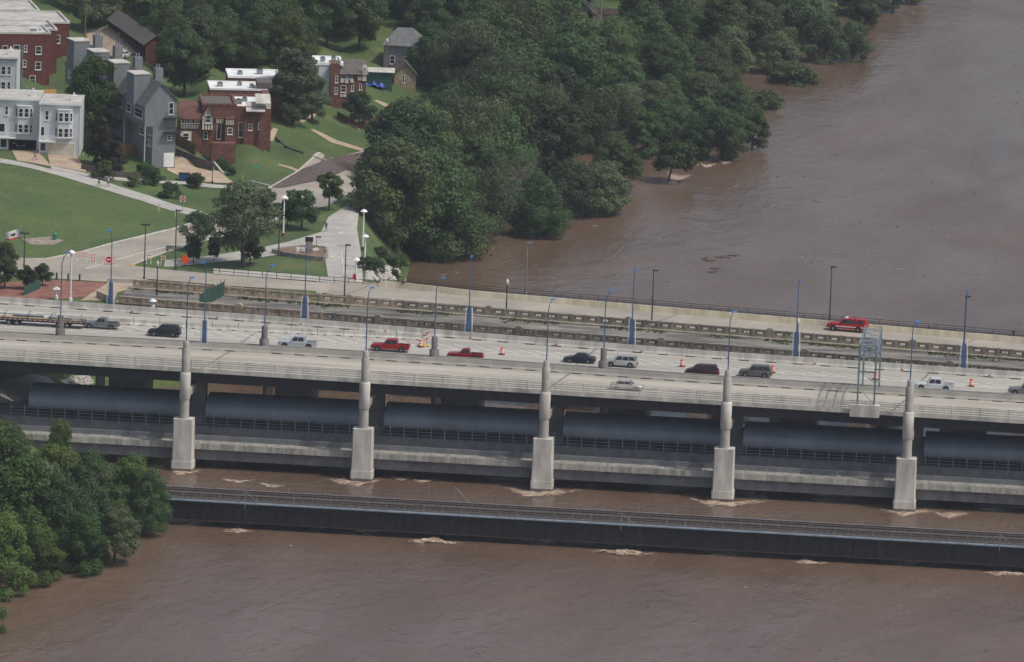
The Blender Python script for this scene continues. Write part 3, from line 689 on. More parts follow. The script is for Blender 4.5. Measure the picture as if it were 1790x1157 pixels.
# riprap on the bank
rr = MB()
def scatter_rocks(name, n, gen, label):
    vs = MB()
    for i in range(n):
        x, y = gen(); s = random.uniform(.25, .75); z = T(x, y); me = rk[i % 5]; a = random.random() * 6
        M = Matrix.Translation((x, y, z)) @ Matrix.Rotation(a, 4, 'Z') @ Matrix.Scale(s / .6, 4)
        vs.add([M @ v.co for v in me.vertices], [tuple(p.vertices) for p in me.polygons])
    return tag(vs.build(name, M_rock), label, 'rocks', None, 'stuff')
def g1():
    q = G(random.uniform(640, 695), random.uniform(466, 490)); return q.x, q.y
scatter_rocks('riprap', 260, g1, 'white riprap stones on the bank beside the boulevard bridge')
def g2():
    q = G(random.uniform(122, 160), random.uniform(659, 672)); return q.x, q.y
scatter_rocks('riprap', 120, g2, 'pale stones on the bank under the highway decks')
# ------------------------------------------------------------------ lamp posts
def head(mb, p, d, mi=1):
    d = Vector(d).normalized(); s = Vector((-d.y, d.x, 0)) * .22; p = Vector(p); q = p + d * .62
    mb.hexa([p - s * .7 - Vector((0, 0, .06)), q - s - Vector((0, 0, .1)), q + s - Vector((0, 0, .1)), p + s * .7 - Vector((0, 0, .06)), p - s * .5 + Vector((0, 0, .14)), q - s * .6 + Vector((0, 0, .2)), q + s * .6 + Vector((0, 0, .2)), p + s * .5 + Vector((0, 0, .14))], mi)
def blue_lamp(base, ztop, label, group, arm=(1, 0), pedestal=None, reach=.9):
    t = thing('street_lamp', label, 'street lamp', base, 0, group); h = ztop - base[2]
    a = Vector((arm[0], arm[1], 0)).normalized(); z0 = 0
    if pedestal == 'column':
        z0 = 3.0
        for nm, r_, b0, b1 in (('plinth', .72, -1.2, 1.0), ('plinth_stage', .46, 1.002, 2.9)):
            mb = MB().lathe([(r_, b0), (r_, b1 - .12), (r_ * .86, b1)], 18); mb.build(nm, mat('dark_column_concrete', (.17, .17, .16), .85, var=.2, streak=(2, 2, .3)), t, True)
    if pedestal == 'blue':
        z0 = 3.2; mb = MB(); prismz(mb, [(-.36, -.28), (.36, -.28), (.36, .28), (-.36, .28)], -2.5, 3.2, .78); mb.build('base', M_blue, t)
        for s in (-1, 1):
            mb = MB(); pts = [Vector((s * .54, -.1, -2.4)), Vector((s * .52, -.1, 1.2)), Vector((s * .5, -.1, 2.2)), Vector((s * .42, -.1, 3.4))]
            for q, w_ in zip(pts, pts[1:]): mb.tube(q, w_, .075, n=6)
            mb.build('conduit', M_white, t)
    mb = MB(); k = h - 1.6
    pts = [Vector((0, 0, z0)), Vector((0, 0, k)), Vector((0, 0, k)) + a * reach * .25 + Vector((0, 0, .9)), Vector((0, 0, h)) + a * reach * .8]
    for q, w_, r1, r2 in zip(pts, pts[1:], (.095, .07, .06), (.07, .06, .045)): mb.tube(q, w_, r1, r2, n=8)
    mb.build('pole', M_blue, t, True)
    mb = MB(); head(mb, pts[-1] - a * .15, a, 0); mb.build('lamp_head', M_blueh, t)
    return t
for k, (x, zt) in enumerate(zip(PIERS[2:7], (28.4, 28.3, 28.0, 27.6, 27.6))):
    blue_lamp((x, -9.2, 19.1), zt, 'slender blue lamp on the %s tall near-side bridge column from the left' % ORD[k], 'lamps on the near bridge columns', (.9, .45), None, .55)
for k, (x, zt) in enumerate(((-76.8, 28.0), (-46.6, 27.4), (-21.3, 27.0), (3.8, 26.6))):
    blue_lamp((x, yMed(x) + .85, zD(x) + 1.0), zt, 'blue lamp on stubby grey median column, %s from the left' % ORD[k], 'lamps on the median columns', (1, .2), 'column', .95)
for k, (px, yb, yt) in enumerate(((193, 530, 403), (532, 556, 430), (819, 576, 447), (1104, 596, 470), (1391, 617, 490), (1684, 638, 508))):
    X = PY(px, yb, 30).x; Y = yEf(X) + 1.1; b = PY(px, yb, Y); tz = PY(px, yt, Y).z
    blue_lamp((b.x, Y, b.z), tz, 'blue lamp with boxy blue base behind the far parapet, %s from the left' % ORD[k], 'lamps behind the far parapet', (-1, .1) if k < 1 else (.3, -1), 'blue', .35)
Xq = PY(357, 597, 9.5).x; blue_lamp((Xq, yMed(Xq) + .85, PY(357, 597, yMed(Xq) + .85).z), PY(357, 459, yMed(Xq) + .85).z, 'blue lamp with boxy blue base in the median, left of the white pickup', 'lamps on the median columns', (-1, .2), 'blue', .35)
def dark_pole(px, yb, yt, z, label, m=M_dpole, Y=None, hd='box', r=.1):
    b = P(px, yb, z) if Y is None else PY(px, yb, Y); zt = PY(px, yt, b.y).z
    t = thing('lamp_post', label, 'lamp post', b); h = zt - b.z
    MB().tube((0, 0, 0), (0, 0, h), r * 1.25, r * .7, n=8).build('pole', m, t); MB().lathe([(.2, 0), (.17, .35), (.13, .4)], 10).build('base', m, t)
    if hd == 'box': MB().box(-.15, .75, -.2, .2, h - .08, h + .12).build('lamp_head', m, t)
    elif hd == 'pair': MB().box(-.75, .75, -.2, .2, h - .06, h + .16).build('lamp_head', m, t)
    elif hd == 'globe':
        MB().lathe([(.12, h), (.14, h + .1), (.26, h + .35), (.26, h + .6), (.12, h + .85), (.03, h + 1.0)], 10).build('globe', mat('milky_globe', (.6, .6, .58), .3), t, True)
        MB().lathe([(.16, h - .3), (.1, h - .2), (.2, h)], 10).build('collar', m, t)
    return t
dark_pole(252, 487, 393, 11, 'tall dark pole with twin lamp at the left end of the boulevard', hd='pair')
dark_pole(306, 471, 368, 11, 'tall dark pole beside the orange diamond sign')
dark_pole(602, 520, 428, 11, 'dark pole standing at the boulevard edge below the forked trail')
dark_pole(919, 515, 424, 11, 'grey pole on the far sidewalk against the river, left one', M_galv)
dark_pole(1139, 567, 472, 11, 'dark pole on the near kerb of the boulevard bridge, middle of the span')
dark_pole(1450, 560, 466, 11, 'dark pole on the far sidewalk behind the red truck')
dark_pole(1685, 602, 518, 11, 'dark pole beside the rightmost blue lamp')
dark_pole(274, 517, 466, 10.9, 'black lantern post on the old bridge deck near the green fence', M_black, hd='globe')
dark_pole(885, 543, 498, 11, 'black globe lantern at the middle of the boulevard railing', M_black, hd='globe')
dark_pole(1394, 588, 567, 11, 'black globe lantern half hidden behind a blue lamp pole', M_black, hd='globe')
def dark_ground(px, yb, yt, label, **k):
    g = G(px, yb); return dark_pole(px, yb, yt, g.z, label, **k)
dark_ground(487, 447, 376, 'thin dark pole on the lawn left of the trail fork')
dark_ground(42, 464, 408, 'dark pole beside the white flag', hd='pair')
dark_ground(207, 96, 57, 'bare utility pole in front of the long shed', r=.13, hd=None, m=M_wood2)
dark_ground(284, 66, 35, 'utility pole with transformer right of the long shed', r=.13, hd='globe', m=M_wood2)
dark_ground(37, 165, 78, 'tall grey utility pole beside the white rowhouse', r=.14, hd=None, m=M_galv)
dark_ground(674, 148, 75, 'utility pole in front of the grey hipped house', r=.15, hd='globe', m=M_wood2)
dark_ground(816, 150, 112, 'bare wooden pole among the trees behind the lawn', r=.13, hd=None, m=M_wood2)
dark_ground(148, 80, 0, 'tall utility pole behind the red brick block', r=.15, hd=None, m=M_wood2)
dark_ground(371, 320, 282, 'thin post at the corner of the tan driveway', r=.06, hd=None)
dark_ground(553, 440, 414, 'small dark sign post at the planter', r=.05)
dark_ground(292, 440, 431, 'small dark park marker at the roadside', r=.06)
def white_lamp(px, yb, yt, label, z=None, brick=True):
    b = G(px, yb) if z is None else P(px, yb, z); zt = PY(px, yt, b.y).z; h = zt - b.z
    t = thing('park_lamp', label, 'park lamp', b, 0, 'white park lamps')
    MB().tube((0, 0, .3), (0, 0, h), .15, .11, n=10).build('pole', M_white, t, True)
    MB().lathe([(.3, -.2), (.3, .55), (.2, .6)], 10).build('base', M_brick2 if brick else M_white, t)
    MB().lathe([(.12, h - .1), (.16, h + .1), (.16, h + .35), (.62, h + .42), (.45, h + .62), (.08, h + .85)], 14).build('shade', M_white, t, True)
white_lamp(449, 421, 358, 'white park lamp right of the big tree by the road')
white_lamp(495, 413, 350, 'white park lamp on the lawn between road and trail')
white_lamp(634, 437, 374, 'farther white park lamp on the grass edge right of the trail')
white_lamp(637, 470, 418, 'nearer white park lamp on the grass edge right of the trail')
white_lamp(622, 490, 459, 'short white lamp beside the red box at the trail end', brick=False)
white_lamp(123, 527, 446, 'tall white lamp on the red brick plaza', brick=False)
white_lamp(98, 523, 510, 'short white lamp left of the plaza', brick=False)
white_lamp(267, 538, 531, 'short white lamp in front of the old bridge end', z=12.0, brick=False)
p = G(620, 489); tag(MB().box(-.3, .3, -.3, .3, 0, .8).lathe([(.2, .8), (.26, .9), (.1, 1.05)], 8).build('newspaper_box', M_red, None, loc=p), 'small red box at the foot of the short white lamp', 'box')
# ------------------------------------------------------------------ green fence across the old bridge
a = Vector((PY(347, 524, yOn(-63)).x, yOn(-63) + 1.2, 10.9)); b = Vector((P(402, 505, 10.9).x, yOf(-60) - .6, 10.9))
gf = thing('mesh_fence', 'tall green mesh fence closing off the old bridge', 'fence', a); d = b - a; n = 7
for i in range(n + 1):
    q = d * i / n; MB().tube(q, q + Vector((0, 0, 2.75)), .06, n=6).build('fence_post', M_green, gf)
for i in range(n):
    q0 = d * (i / n); q1 = d * ((i + 1) / n); mb = MB(); m_ = 22
    for j in range(m_):
        u = q0.lerp(q1, (j + .06) / m_); v = q0.lerp(q1, (j + .90) / m_); o2 = Vector((.02, -.01, 0))
        mb.hexa([u + Vector((0, 0, .1)), v + Vector((0, 0, .1)), v + o2 + Vector((0, 0, .1)), u + o2 + Vector((0, 0, .1)), u + Vector((0, 0, 2.4)), v + Vector((0, 0, 2.4)), v + o2 + Vector((0, 0, 2.4)), u + o2 + Vector((0, 0, 2.4))])
    mb.build('fence_panel', M_green, gf)
a = G(42, 517); b = G(70, 505); gf2 = thing('mesh_fence', 'short green mesh fence on the plaza lawn', 'fence', a); d = b - a
MB().hexa([Vector((0, 0, 0)), d, d + Vector((.05, .05, 0)), Vector((.05, .05, 0)), Vector((0, 0, 1.5)), d + Vector((0, 0, 1.5)), d + Vector((.05, .05, 1.5)), Vector((.05, .05, 1.5))]).build('fence_panel', M_green, gf2)
for t_ in (0, .5, 1): MB().tube(d * t_, d * t_ + Vector((0, 0, 1.7)), .05, n=6).build('fence_post', M_green, gf2)
# ------------------------------------------------------------------ sign gantry
gx0, gx1 = 42.0, 44.4; zb = zD(43) + .9; zt = 23.7; yn, yfg = -8.1, 7.2
gt = thing('sign_gantry', 'grey lattice steel gantry spanning the near carriageway', 'gantry', (43.2, yn, 0))
MB().box(-2.2, 2.0, -.75, .55, zb - 1.5, zb + .25).build('footing', M_concl, gt)
for y in (0, yfg - yn):
    for x in (-1.2, 1.2):
        for dy in (-.28, .28):
            MB().box(x - .12, x + .12, y + dy - .1, y + dy + .1, zb + .252 if y == 0 else zb, zt).build('leg', M_gal2, gt)
    br = MB(); zz = zb + .4
    while zz < zt - 2.0: br.tube((-1.2, y, zz + 2.2), (1.2, y, zz), .045, n=6); zz += 2.9
    br.box(-1.1, 1.1, y - .07, y + .07, zb + 4.9, zb + 5.1); br.build('leg_bracing', M_gal2, gt)
for z in (zt - 1.9, zt - .15):
    for x in (-1.2, 1.2): MB().box(x - .09, x + .09, -.4, yfg - yn + .4, z - .09, z + .09).build('chord', M_gal2, gt)
tb = MB(); y = 0; L_ = yfg - yn; s = 1
while y < L_ - .5:
    y2 = min(L_, y + 1.7)
    for x in (-1.2, 1.2): tb.tube((x, y, zt - 1.9 if s > 0 else zt - .15), (x, y2, zt - .15 if s > 0 else zt - 1.9), .045, n=6)
    for z in (zt - 1.9, zt - .15): tb.tube((-1.2 * s, y, z), (1.2 * s, y2, z), .04, n=6); tb.tube((-1.2, y, z), (1.2, y, z), .04, n=6)
    y = y2; s = -s
tb.build('truss_lattice', M_gal2, gt)
# ------------------------------------------------------------------ traffic barrels, temporary barrier, signs
def barrel(x, y, label):
    t = thing('traffic_barrel', label, 'traffic barrel', (x, y, zD(x)), 0, 'orange barrels on the chevrons')
    MB().lathe([(.48, 0), (.48, .1), (.34, .14)], 14).build('base', M_black, t)
    prof = [.30, .285, .27, .255, .24, .22]; 
    MB().lathe([(.30, .14), (.22, 1.08), (.12, 1.12)], 14).build('drum', M_orange, t, True)
    for z0, z1 in ((.36, .52), (.68, .84)):
        r0 = .30 - (z0 - .14) * .085 + .006; r1 = .30 - (z1 - .14) * .085 + .006
        MB().lathe([(r0, z0), (r1, z1)], 14).build('stripe', M_refl, t, True)
for (x, y), l in zip(((-12.2, 19.0), (14.7, 18.2), (28.2, 17.8), (43.4, 17.3), (57.6, 16.7)), ('orange striped barrel right of the smaller red pickup', 'orange striped barrel left of the maroon minivan', 'orange striped barrel just behind the brown SUV', 'orange striped barrel seen beside the gantry leg', 'orange striped barrel between the white and grey pickups')):
    barrel(x, y, l)
barrel(-24.6, 21.0, 'orange barrel peeking over the bed of the larger red pickup')
jb = [(-.3, 0), (.3, 0), (.28, .1), (.12, .38), (.09, .86), (-.09, .86), (-.12, .38), (-.28, .1)]
x = -92.0; yT = lambda x: yG1(x) + 1.0; k = 0; jbo = []
while x < -27.6:
    a0 = math.atan((yT(x + 3.9) - yT(x)) / 3.9)
    t = thing('concrete_barrier', None, 'concrete barrier', (x, yT(x), zD(x)), a0, 'temporary concrete barriers beside the chevrons')
    MB().sweep([0, 3.86], jb, flat, flat).build('body', M_concl, t)
    for q in (.8, 2.9): MB().box(q, q + .5, -.31, -.27, 0, .1).build('drain_slot', M_dark, t)
    MB().box(3.86, 3.92, -.05, .05, .2, 1.15).build('connecting_pin', M_black, t)
    jbo.append(t); x += 3.95
for k, o in enumerate(reversed(jbo)): o['label'] = ('temporary concrete barrier section ending the row, above the larger red pickup' if k == 0 else '%s temporary concrete barrier section from the right end of its row' % ORD[k])
def barricade(px, py, label, w=2.4, z=None, sign=False, boards=3):
    p = G(px, py) if z is None else P(px, py, z); t = thing('barricade', label, 'barricade', p, PSI)
    for s in (-1, 1):
        MB().box(s * w * .42 - .04, s * w * .42 + .04, -.05, .05, 0, 1.5).build('leg', M_white, t); MB().box(s * w * .42 - .05, s * w * .42 + .05, -.6, .6, 0, .08).build('foot', M_white, t)
    for b_ in range(boards):
        z0 = 1.3 - b_ * .48; o = MB().box(-w / 2, w / 2, -.08, -.05, z0 - .1, z0 + .1).build('board', M_refl, t); st = MB(); n = int(w / .35)
        for i in range(n):
            x0 = -w / 2 + i * w / n; st.add([(x0, -.083, z0 - .1), (x0 + w / n * .5, -.083, z0 - .1), (x0 + w / n * .8, -.083, z0 + .1), (x0 + w / n * .3, -.083, z0 + .1)], [(0, 1, 2, 3)])
        st.build('stripes', M_orange, o)
    if sign:
        MB().box(-.55, .55, -.13, -.10, .35, 1.45).build('sign_plate', M_white, t)
        MB().prism([(.5 * math.cos(2 * PI * i / 20), -.14, .9 + .5 * math.sin(2 * PI * i / 20)) for i in range(20)], (0, .008, 0)).build('red_disc', M_red, t)
        MB().box(-.35, .35, -.146, -.142, .82, .98).build('white_bar', M_white, t)
barricade(190, 463, 'striped barricade carrying a red do-not-enter disc across the road', 2.5, sign=True)
barricade(163, 459, 'small striped barricade in the middle of the closed road', .9)
barricade(143, 456, 'long low barricade leftmost across the closed road', 1.9, boards=2)
barricade(260, 460, 'short striped barricade on the trail left of the orange sign', .8, boards=2)
barricade(285, 462, 'short striped barricade on the trail just left of the orange sign pole', .8, boards=2)
p = G(323, 467); t = thing('warning_sign', 'tilted orange diamond warning sign on a stand', 'sign', p, PSI)
MB().hexa([Vector((-.75, -.05, 1.35)), Vector((-.08, -.05, .35)), Vector((-.08, 0, .35)), Vector((-.75, 0, 1.35)), Vector((.1, -.05, 2.2)), Vector((.85, -.05, 1.1)), Vector((.85, 0, 1.1)), Vector((.1, 0, 2.2))]).build('diamond_panel', M_orange, t)
for s in (-1, 1): MB().tube((0, .05, .9), (s * .6, .1, 0), .03, n=6).build('leg', M_galv, t)
def round_sign(px, py, label, h=2.3):
    p = G(px, py); t = thing('road_sign', label, 'sign', p, PSI); MB().tube((0, .03, 0), (0, .03, h + .4), .04, n=6).build('post', M_galv, t)
    MB().box(-.45, .45, -.03, 0, h - .45, h + .45).build('plate', M_white, t)
    MB().prism([(.4 * math.cos(2 * PI * i / 20), -.04, h + .4 * math.sin(2 * PI * i / 20)) for i in range(20)], (0, .008, 0)).build('red_disc', M_red, t); MB().box(-.28, .28, -.046, -.042, h - .06, h + .06).build('white_bar', M_white, t)
round_sign(319, 371, 'red and white do-not-enter sign on a post beside the path')
for px, py, l in ((277, 371, 'white marker post leaning on the meadow edge'), (306, 379, 'thin white marker post at the meadow tip'), (145, 272, 'small white sign under the tree by the rowhouse')):
    p = G(px, py); t = thing('marker_post', l, 'marker post', p); MB().tube((0, 0, 0), (.15, 0, 1.3), .05, n=6).build('post', M_white, t); MB().box(.0, .32, -.02, .02, 1.1, 1.45).build('plate', M_refl, t)
# striped sign stand with bags beside the median column
X = PY(752, 603, 22.5).x; t = thing('sign_stand', 'striped sign stand with yellow sandbags behind a median column', 'sign stand', (X - .5, 22.0, zD(X)))
MB().tube((0, 0, 0), (0, 0, 2.6), .04, n=6).build('mast', M_galv, t)
mb = MB()
for i in range(4): mb.hexa([Vector((-.3, -.04, .9 + i * .4)), Vector((.3, -.04, 1.15 + i * .4)), Vector((.3, 0, 1.15 + i * .4)), Vector((-.3, 0, .9 + i * .4)), Vector((-.3, -.04, 1.1 + i * .4)), Vector((.3, -.04, 1.35 + i * .4)), Vector((.3, 0, 1.35 + i * .4)), Vector((-.3, 0, 1.1 + i * .4))], i % 2)
mb.build('striped_panel', [M_orange, M_refl], t)
for i in range(4): MB().lathe([(.1, 0), (.38, .08), (.34, .26), (.08, .32)], 10).build('sandbag', mat('yellow_bag', (.55, .5, .12), .8), t, True, (math.cos(i * 1.6) * .6 - .4, math.sin(i * 1.6) * .5, 0))
# bollards
for k, (px, py) in enumerate(((99, 488), (119, 490), (139, 491))):
    p = G(px, py); t = thing('bollard', '%s of three dark green bollards along the plaza edge, from the left' % ORD[k], 'bollard', p, 0, 'bollards at the plaza')
    MB().lathe([(.26, 0), (.26, .12), (.16, .2), (.13, .75), (.17, .8), (.17, .9), (.12, .95), (.12, 1.05), (.05, 1.12)], 12).build('body', mat('bollard_green', (.02, .05, .04), .5), t, True)
# flag
p = G(35, 457); t = thing('flag', 'white flag with a red lower stripe and dark emblem on a pole', 'flag', p, PSI); zt = PY(35, 396, p.y).z - p.z
MB().tube((0, 0, 0), (0, 0, zt), .06, .035, n=8).build('pole', M_galv, t); MB().lathe([(.02, zt), (.08, zt + .06), (.02, zt + .14)], 8).build('finial', M_white, t)
def flagpt(u, v): return (-.06 - u * 2.35, .25 * math.sin(u * 5.5 + v), zt - .55 - v * 1.45 - .28 * u + .1 * math.sin(u * 6))
mb = MB()
for i in range(12):
    for j in range(6):
        q = [flagpt((i + a_) / 12, (j + b_) / 6) for a_, b_ in ((0, 0), (1, 0), (1, 1), (0, 1))]
        mb.add(q, [(0, 1, 2, 3)], 1 if j == 5 else (2 if (j in (2, 3) and 4 <= i <= 7 and (i + j) % 5 != 0) else 0))
mb.build('cloth', [mat('flag_white', (.62, .62, .60), .8), M_red, mat('flag_emblem', (.05, .045, .04), .8)], t)
# trash can and small post on the meadow
p = G(96, 419); tag(MB().lathe([(.3, 0), (.36, .9), (.40, .95), (.28, 1.15), (.05, 1.2)], 12).build('trash_can', mat('teal_plastic', (.05, .25, .20), .6), None, True, p), 'teal trash can at the edge of the sandy patch', 'trash can')
p = G(322, 316); t = thing('dumpster', 'blue dumpster on the tan driveway', 'dumpster', p, PSI)
MB().hexa([(-.8, -.6, .1), (.8, -.6, .1), (.8, .6, .1), (-.8, .6, .1), (-.95, -.7, 1.2), (.95, -.7, 1.2), (.95, .7, 1.3), (-.95, .7, 1.3)]).build('bin', mat('blue_steel', (.02, .07, .25), .5), t); MB().box(-1, 1, -.72, .72, 1.3, 1.36).build('lid', M_black, t)
p = G(424, 314); tag(MB().lathe([(.16, 0), (.16, .1), (.11, .14), (.11, .5), (.17, .55), (.11, .62), (.1, .75), (.03, .82)], 10).build('fire_hydrant', mat('yellow_hydrant', (.55, .36, .03), .5), None, True, p), 'yellow fire hydrant on the lawn beside the road', 'fire hydrant')
p = G(448, 297); tag(MB().box(-.45, .45, -.03, .03, .25, .75).box(-.4, -.36, -.02, .02, 0, .25).box(.36, .4, -.02, .02, 0, .25).build('yard_sign', mat('mint_sign', (.1, .42, .30), .7), None, False, p), 'mint green yard sign on the lower lawn', 'yard sign')
# ------------------------------------------------------------------ vehicles
VC = {}
def paint(name, col, metal=.25):
    return mat('car_paint_' + name, col, .28, metal=metal, var=.03, scale=.4)
def wheel_meshes(r, wd):
    k = (round(r, 2), wd)
    if k not in VC:
        ty = MB().lathe([(r * .62, -wd / 2), (r * .94, -wd / 2), (r, -wd / 2 + .04), (r, wd / 2 - .04), (r * .94, wd / 2), (r * .62, wd / 2)], 18).mesh('tyre', M_tyre, True)
        mb = MB().lathe([(r * .64, -wd / 2 + .03), (r * .64, wd / 2 - .05), (r * .15, wd / 2 - .02)], 14)
        for i in range(5):
            a = 2 * PI * i / 5; d = Vector((math.cos(a), math.sin(a), 0)); s = Vector((-d.y, d.x, 0)) * .04
            mb.hexa([d * .05 - s + Vector((0, 0, wd / 2 - .02)), d * r * .6 - s + Vector((0, 0, wd / 2 - .04)), d * r * .6 + s + Vector((0, 0, wd / 2 - .04)), d * .05 + s + Vector((0, 0, wd / 2 - .02)), d * .05 - s + Vector((0, 0, wd / 2 + .01)), d * r * .6 - s + Vector((0, 0, wd / 2)), d * r * .6 + s + Vector((0, 0, wd / 2)), d * .05 + s + Vector((0, 0, wd / 2 + .01))])
        VC[k] = (ty, mb.mesh('rim', M_rim))
    return VC[k]
SPEC = {
 'pickup': dict(L=5.75, W=1.95, zb=.42, belt=1.12, hood=(1.12, 1.06), roof=1.88, f0=1.15, f1=.45, r1=-1.05, r0=-1.15, bed=(-2.8, -1.25), wh=(1.85, -1.75), wr=.40, tw=.80, nwin=2),
 'xpickup': dict(L=5.3, W=1.8, zb=.40, belt=1.02, hood=(1.02, .95), roof=1.68, f0=.95, f1=.30, r1=-.65, r0=-.75, bed=(-2.55, -.85), wh=(1.68, -1.55), wr=.36, tw=.78, nwin=2),
 'suv': dict(L=4.85, W=1.92, zb=.36, belt=1.08, hood=(1.08, .98), roof=1.78, f0=1.15, f1=.45, r1=-1.95, r0=-2.35, bed=None, wh=(1.45, -1.4), wr=.38, tw=.80, nwin=3),
 'sedan': dict(L=4.7, W=1.82, zb=.28, belt=.93, hood=(.93, .76), roof=1.44, f0=1.05, f1=.28, r1=-.95, r0=-1.7, bed=None, wh=(1.4, -1.35), wr=.33, tw=.70, nwin=2),
 'van': dict(L=5.0, W=1.95, zb=.30, belt=1.02, hood=(1.05, .86), roof=1.72, f0=1.65, f1=.62, r1=-2.1, r0=-2.42, bed=None, wh=(1.55, -1.45), wr=.35, tw=.80, nwin=3),
}
def vehicle(kind, col, label, loc, rz, stripe=False, topper=False, scale=1.0, lightbar=False):
    S = SPEC[kind]; L = S['L']; W = S['W'] / 2; pm = paint(*col) if isinstance(col, tuple) else col
    t = thing({'pickup': 'pickup_truck', 'xpickup': 'pickup_truck', 'suv': 'suv_car', 'sedan': 'sedan_car', 'van': 'minivan'}[kind], label, {'pickup': 'pickup truck', 'xpickup': 'pickup truck', 'suv': 'SUV', 'sedan': 'car', 'van': 'minivan'}[kind], loc, rz)
    t.scale = (scale,) * 3
    zb, belt = S['zb'], S['belt']; h0, h1 = S['hood']
    fr = L / 2; rr_ = -L / 2
    bedz = belt if not S['bed'] else .78
    rear_x = S['bed'][1] if S['bed'] else None
    st = []                                     # stations: x, ztop, half width, zbottom
    if S['bed']: st += [(rr_, bedz, W * .95, zb + .12), (rr_ + .15, bedz, W * .98, zb), (rear_x - .02, bedz, W, zb), (rear_x, belt, W, zb)]
    elif kind == 'sedan': st += [(rr_, .82, W * .82, zb + .18), (rr_ + .12, .93, W * .9, zb + .05), (S['r0'], .97, W * .97, zb)]
    else: st += [(rr_, belt - .06, W * .86, zb + .12), (rr_ + .12, belt, W * .95, zb)]
    st += [(0, belt, W, zb), (S['f0'], h0, W, zb), (fr - .45, h1, W * .95, zb), (fr - .12, h1 - .08, W * .86, zb + .02), (fr, h1 - .28, W * .74, zb + .12)]
    mb = MB(); ring = []
    for x, zt_, hw, z0 in st:
        zm = z0 + (zt_ - z0) * .55
        ring.append([(x, -hw * .95, z0), (x, -hw, zm), (x, -hw * .97, zt_ - .07), (x, -hw * .88, zt_), (x, hw * .88, zt_), (x, hw * .97, zt_ - .07), (x, hw, zm), (x, hw * .95, z0)])
    vs = [v for r_ in ring for v in r_]; fs = []
    for i in range(len(ring) - 1):
        for j in range(8): fs.append((i * 8 + j, i * 8 + (j + 1) % 8, (i + 1) * 8 + (j + 1) % 8, (i + 1) * 8 + j))
    e = (len(ring) - 1) * 8; fs += [tuple(range(7, -1, -1)), tuple(range(e, e + 8))]
    mb.add(vs, fs)
    if S['bed']:
        for s in (-1, 1): mb.box(rr_ + .05, rear_x, s * W * .98 - (.09 if s > 0 else 0), s * W * .98 + (0 if s > 0 else .09), bedz - .02, belt - .02)
        mb.box(rr_ + .02, rr_ + .10, -W * .94, W * .94, bedz - .02, belt - .04)
    mb.build('body', pm, t, True)
    if S['bed']: MB().box(rr_ + .1, rear_x - .01, -W * .86, W * .86, bedz + .004, bedz + .03).build('bed_liner', M_black, t)
    # cabin
    f0, f1, r1, r0, rf = S['f0'], S['f1'], S['r1'], S['r0'], S['roof']; wb_, wt = W * .94, W * S['tw']
    b4 = [(r0, -wb_), (f0, -wb_), (f0, wb_), (r0, wb_)]; t4 = [(r1, -wt), (f1, -wt), (f1, wt), (r1, wt)]
    bm = bmesh.new(); lo = [bm.verts.new((x, y, belt - .05)) for x, y in b4]; hi = [bm.verts.new((x, y, rf)) for x, y in t4]
    top = bm.faces.new(hi); bm.faces.new(lo[::-1])
    for i in range(4): bm.faces.new((lo[i], lo[(i + 1) % 4], hi[(i + 1) % 4], hi[i]))
    bmesh.ops.bevel(bm, geom=[e_ for e_ in bm.edges if all(v in hi for v in e_.verts)], offset=.1, segments=2, affect='EDGES')
    bmesh.ops.recalc_face_normals(bm, faces=bm.faces); me = bpy.data.meshes.new('cabin'); bm.to_mesh(me); bm.free(); me.materials.append(pm)
    link('cabin', me, t)
    def q3(x, z, s):   # point on the cabin side plane
        k_ = (z - belt + .05) / (rf - belt + .05); return Vector((x, s * (wb_ + (wt - wb_) * k_ + .012), z))
    zlo, zhi = belt + .04, rf - .13; k_ = (zhi - belt) / (rf - belt); 
    fl, fh = f0 - .2, f1 + (f0 - f1) * (1 - k_) - .10; rl, rh = r0 + (.14 if not S['bed'] else .1), r1 + (r0 - r1) * (1 - k_) + .12
    for s in (-1, 1):
        n = S['nwin']
        for i in range(n):
            u0, u1 = i / n + .02, (i + 1) / n - .02
            p_ = [q3(fl + (rl - fl) * u0, zlo, s), q3(fl + (rl - fl) * u1, zlo, s), q3(fh + (rh - fh) * u1, zhi, s), q3(fh + (rh - fh) * u0, zhi, s)]
            MB().add(p_, [(0, 1, 2, 3)]).build('side_window', M_glass, t)
    def cap(xb, xt, sg, nm):
        a0, a1 = .12, .86; pts = []
        for u, ww in ((a0, wb_), (a1, wt)):
            x = xb + (xt - xb) * u + sg * .014; z = belt - .05 + (rf - belt + .05) * u; w_ = (wb_ + (wt - wb_) * u) * .88; pts.append((x, w_, z))
        (xa, wa, za), (xc, wc, zc) = pts
        MB().add([(xa, -wa, za), (xa, wa, za), (xc, wc, zc), (xc, -wc, zc)], [(0, 1, 2, 3)]).build(nm, M_glass, t)
    cap(f0, f1, 1, 'windshield'); cap(r0, r1, -1, 'rear_window')
    ty, rm = wheel_meshes(S['wr'], .24)
    arch = VC.setdefault(('arch', kind), MB().lathe([(S['wr'] + .07, -.03), (S['wr'] + .07, .02)], 18).mesh('wheel_arch', M_black, True))
    for x in S['wh']:
        for s in (-1, 1):
            o = link('wheel', ty, t, (x, s * (W - .11), S['wr'])); o.rotation_euler = (-s * PI / 2, 0, 0); link('rim', rm, o)
            a = link('wheel_arch', arch, t, (x, s * (W - .005), S['wr'] + .05)); a.rotation_euler = (-s * PI / 2, 0, 0)
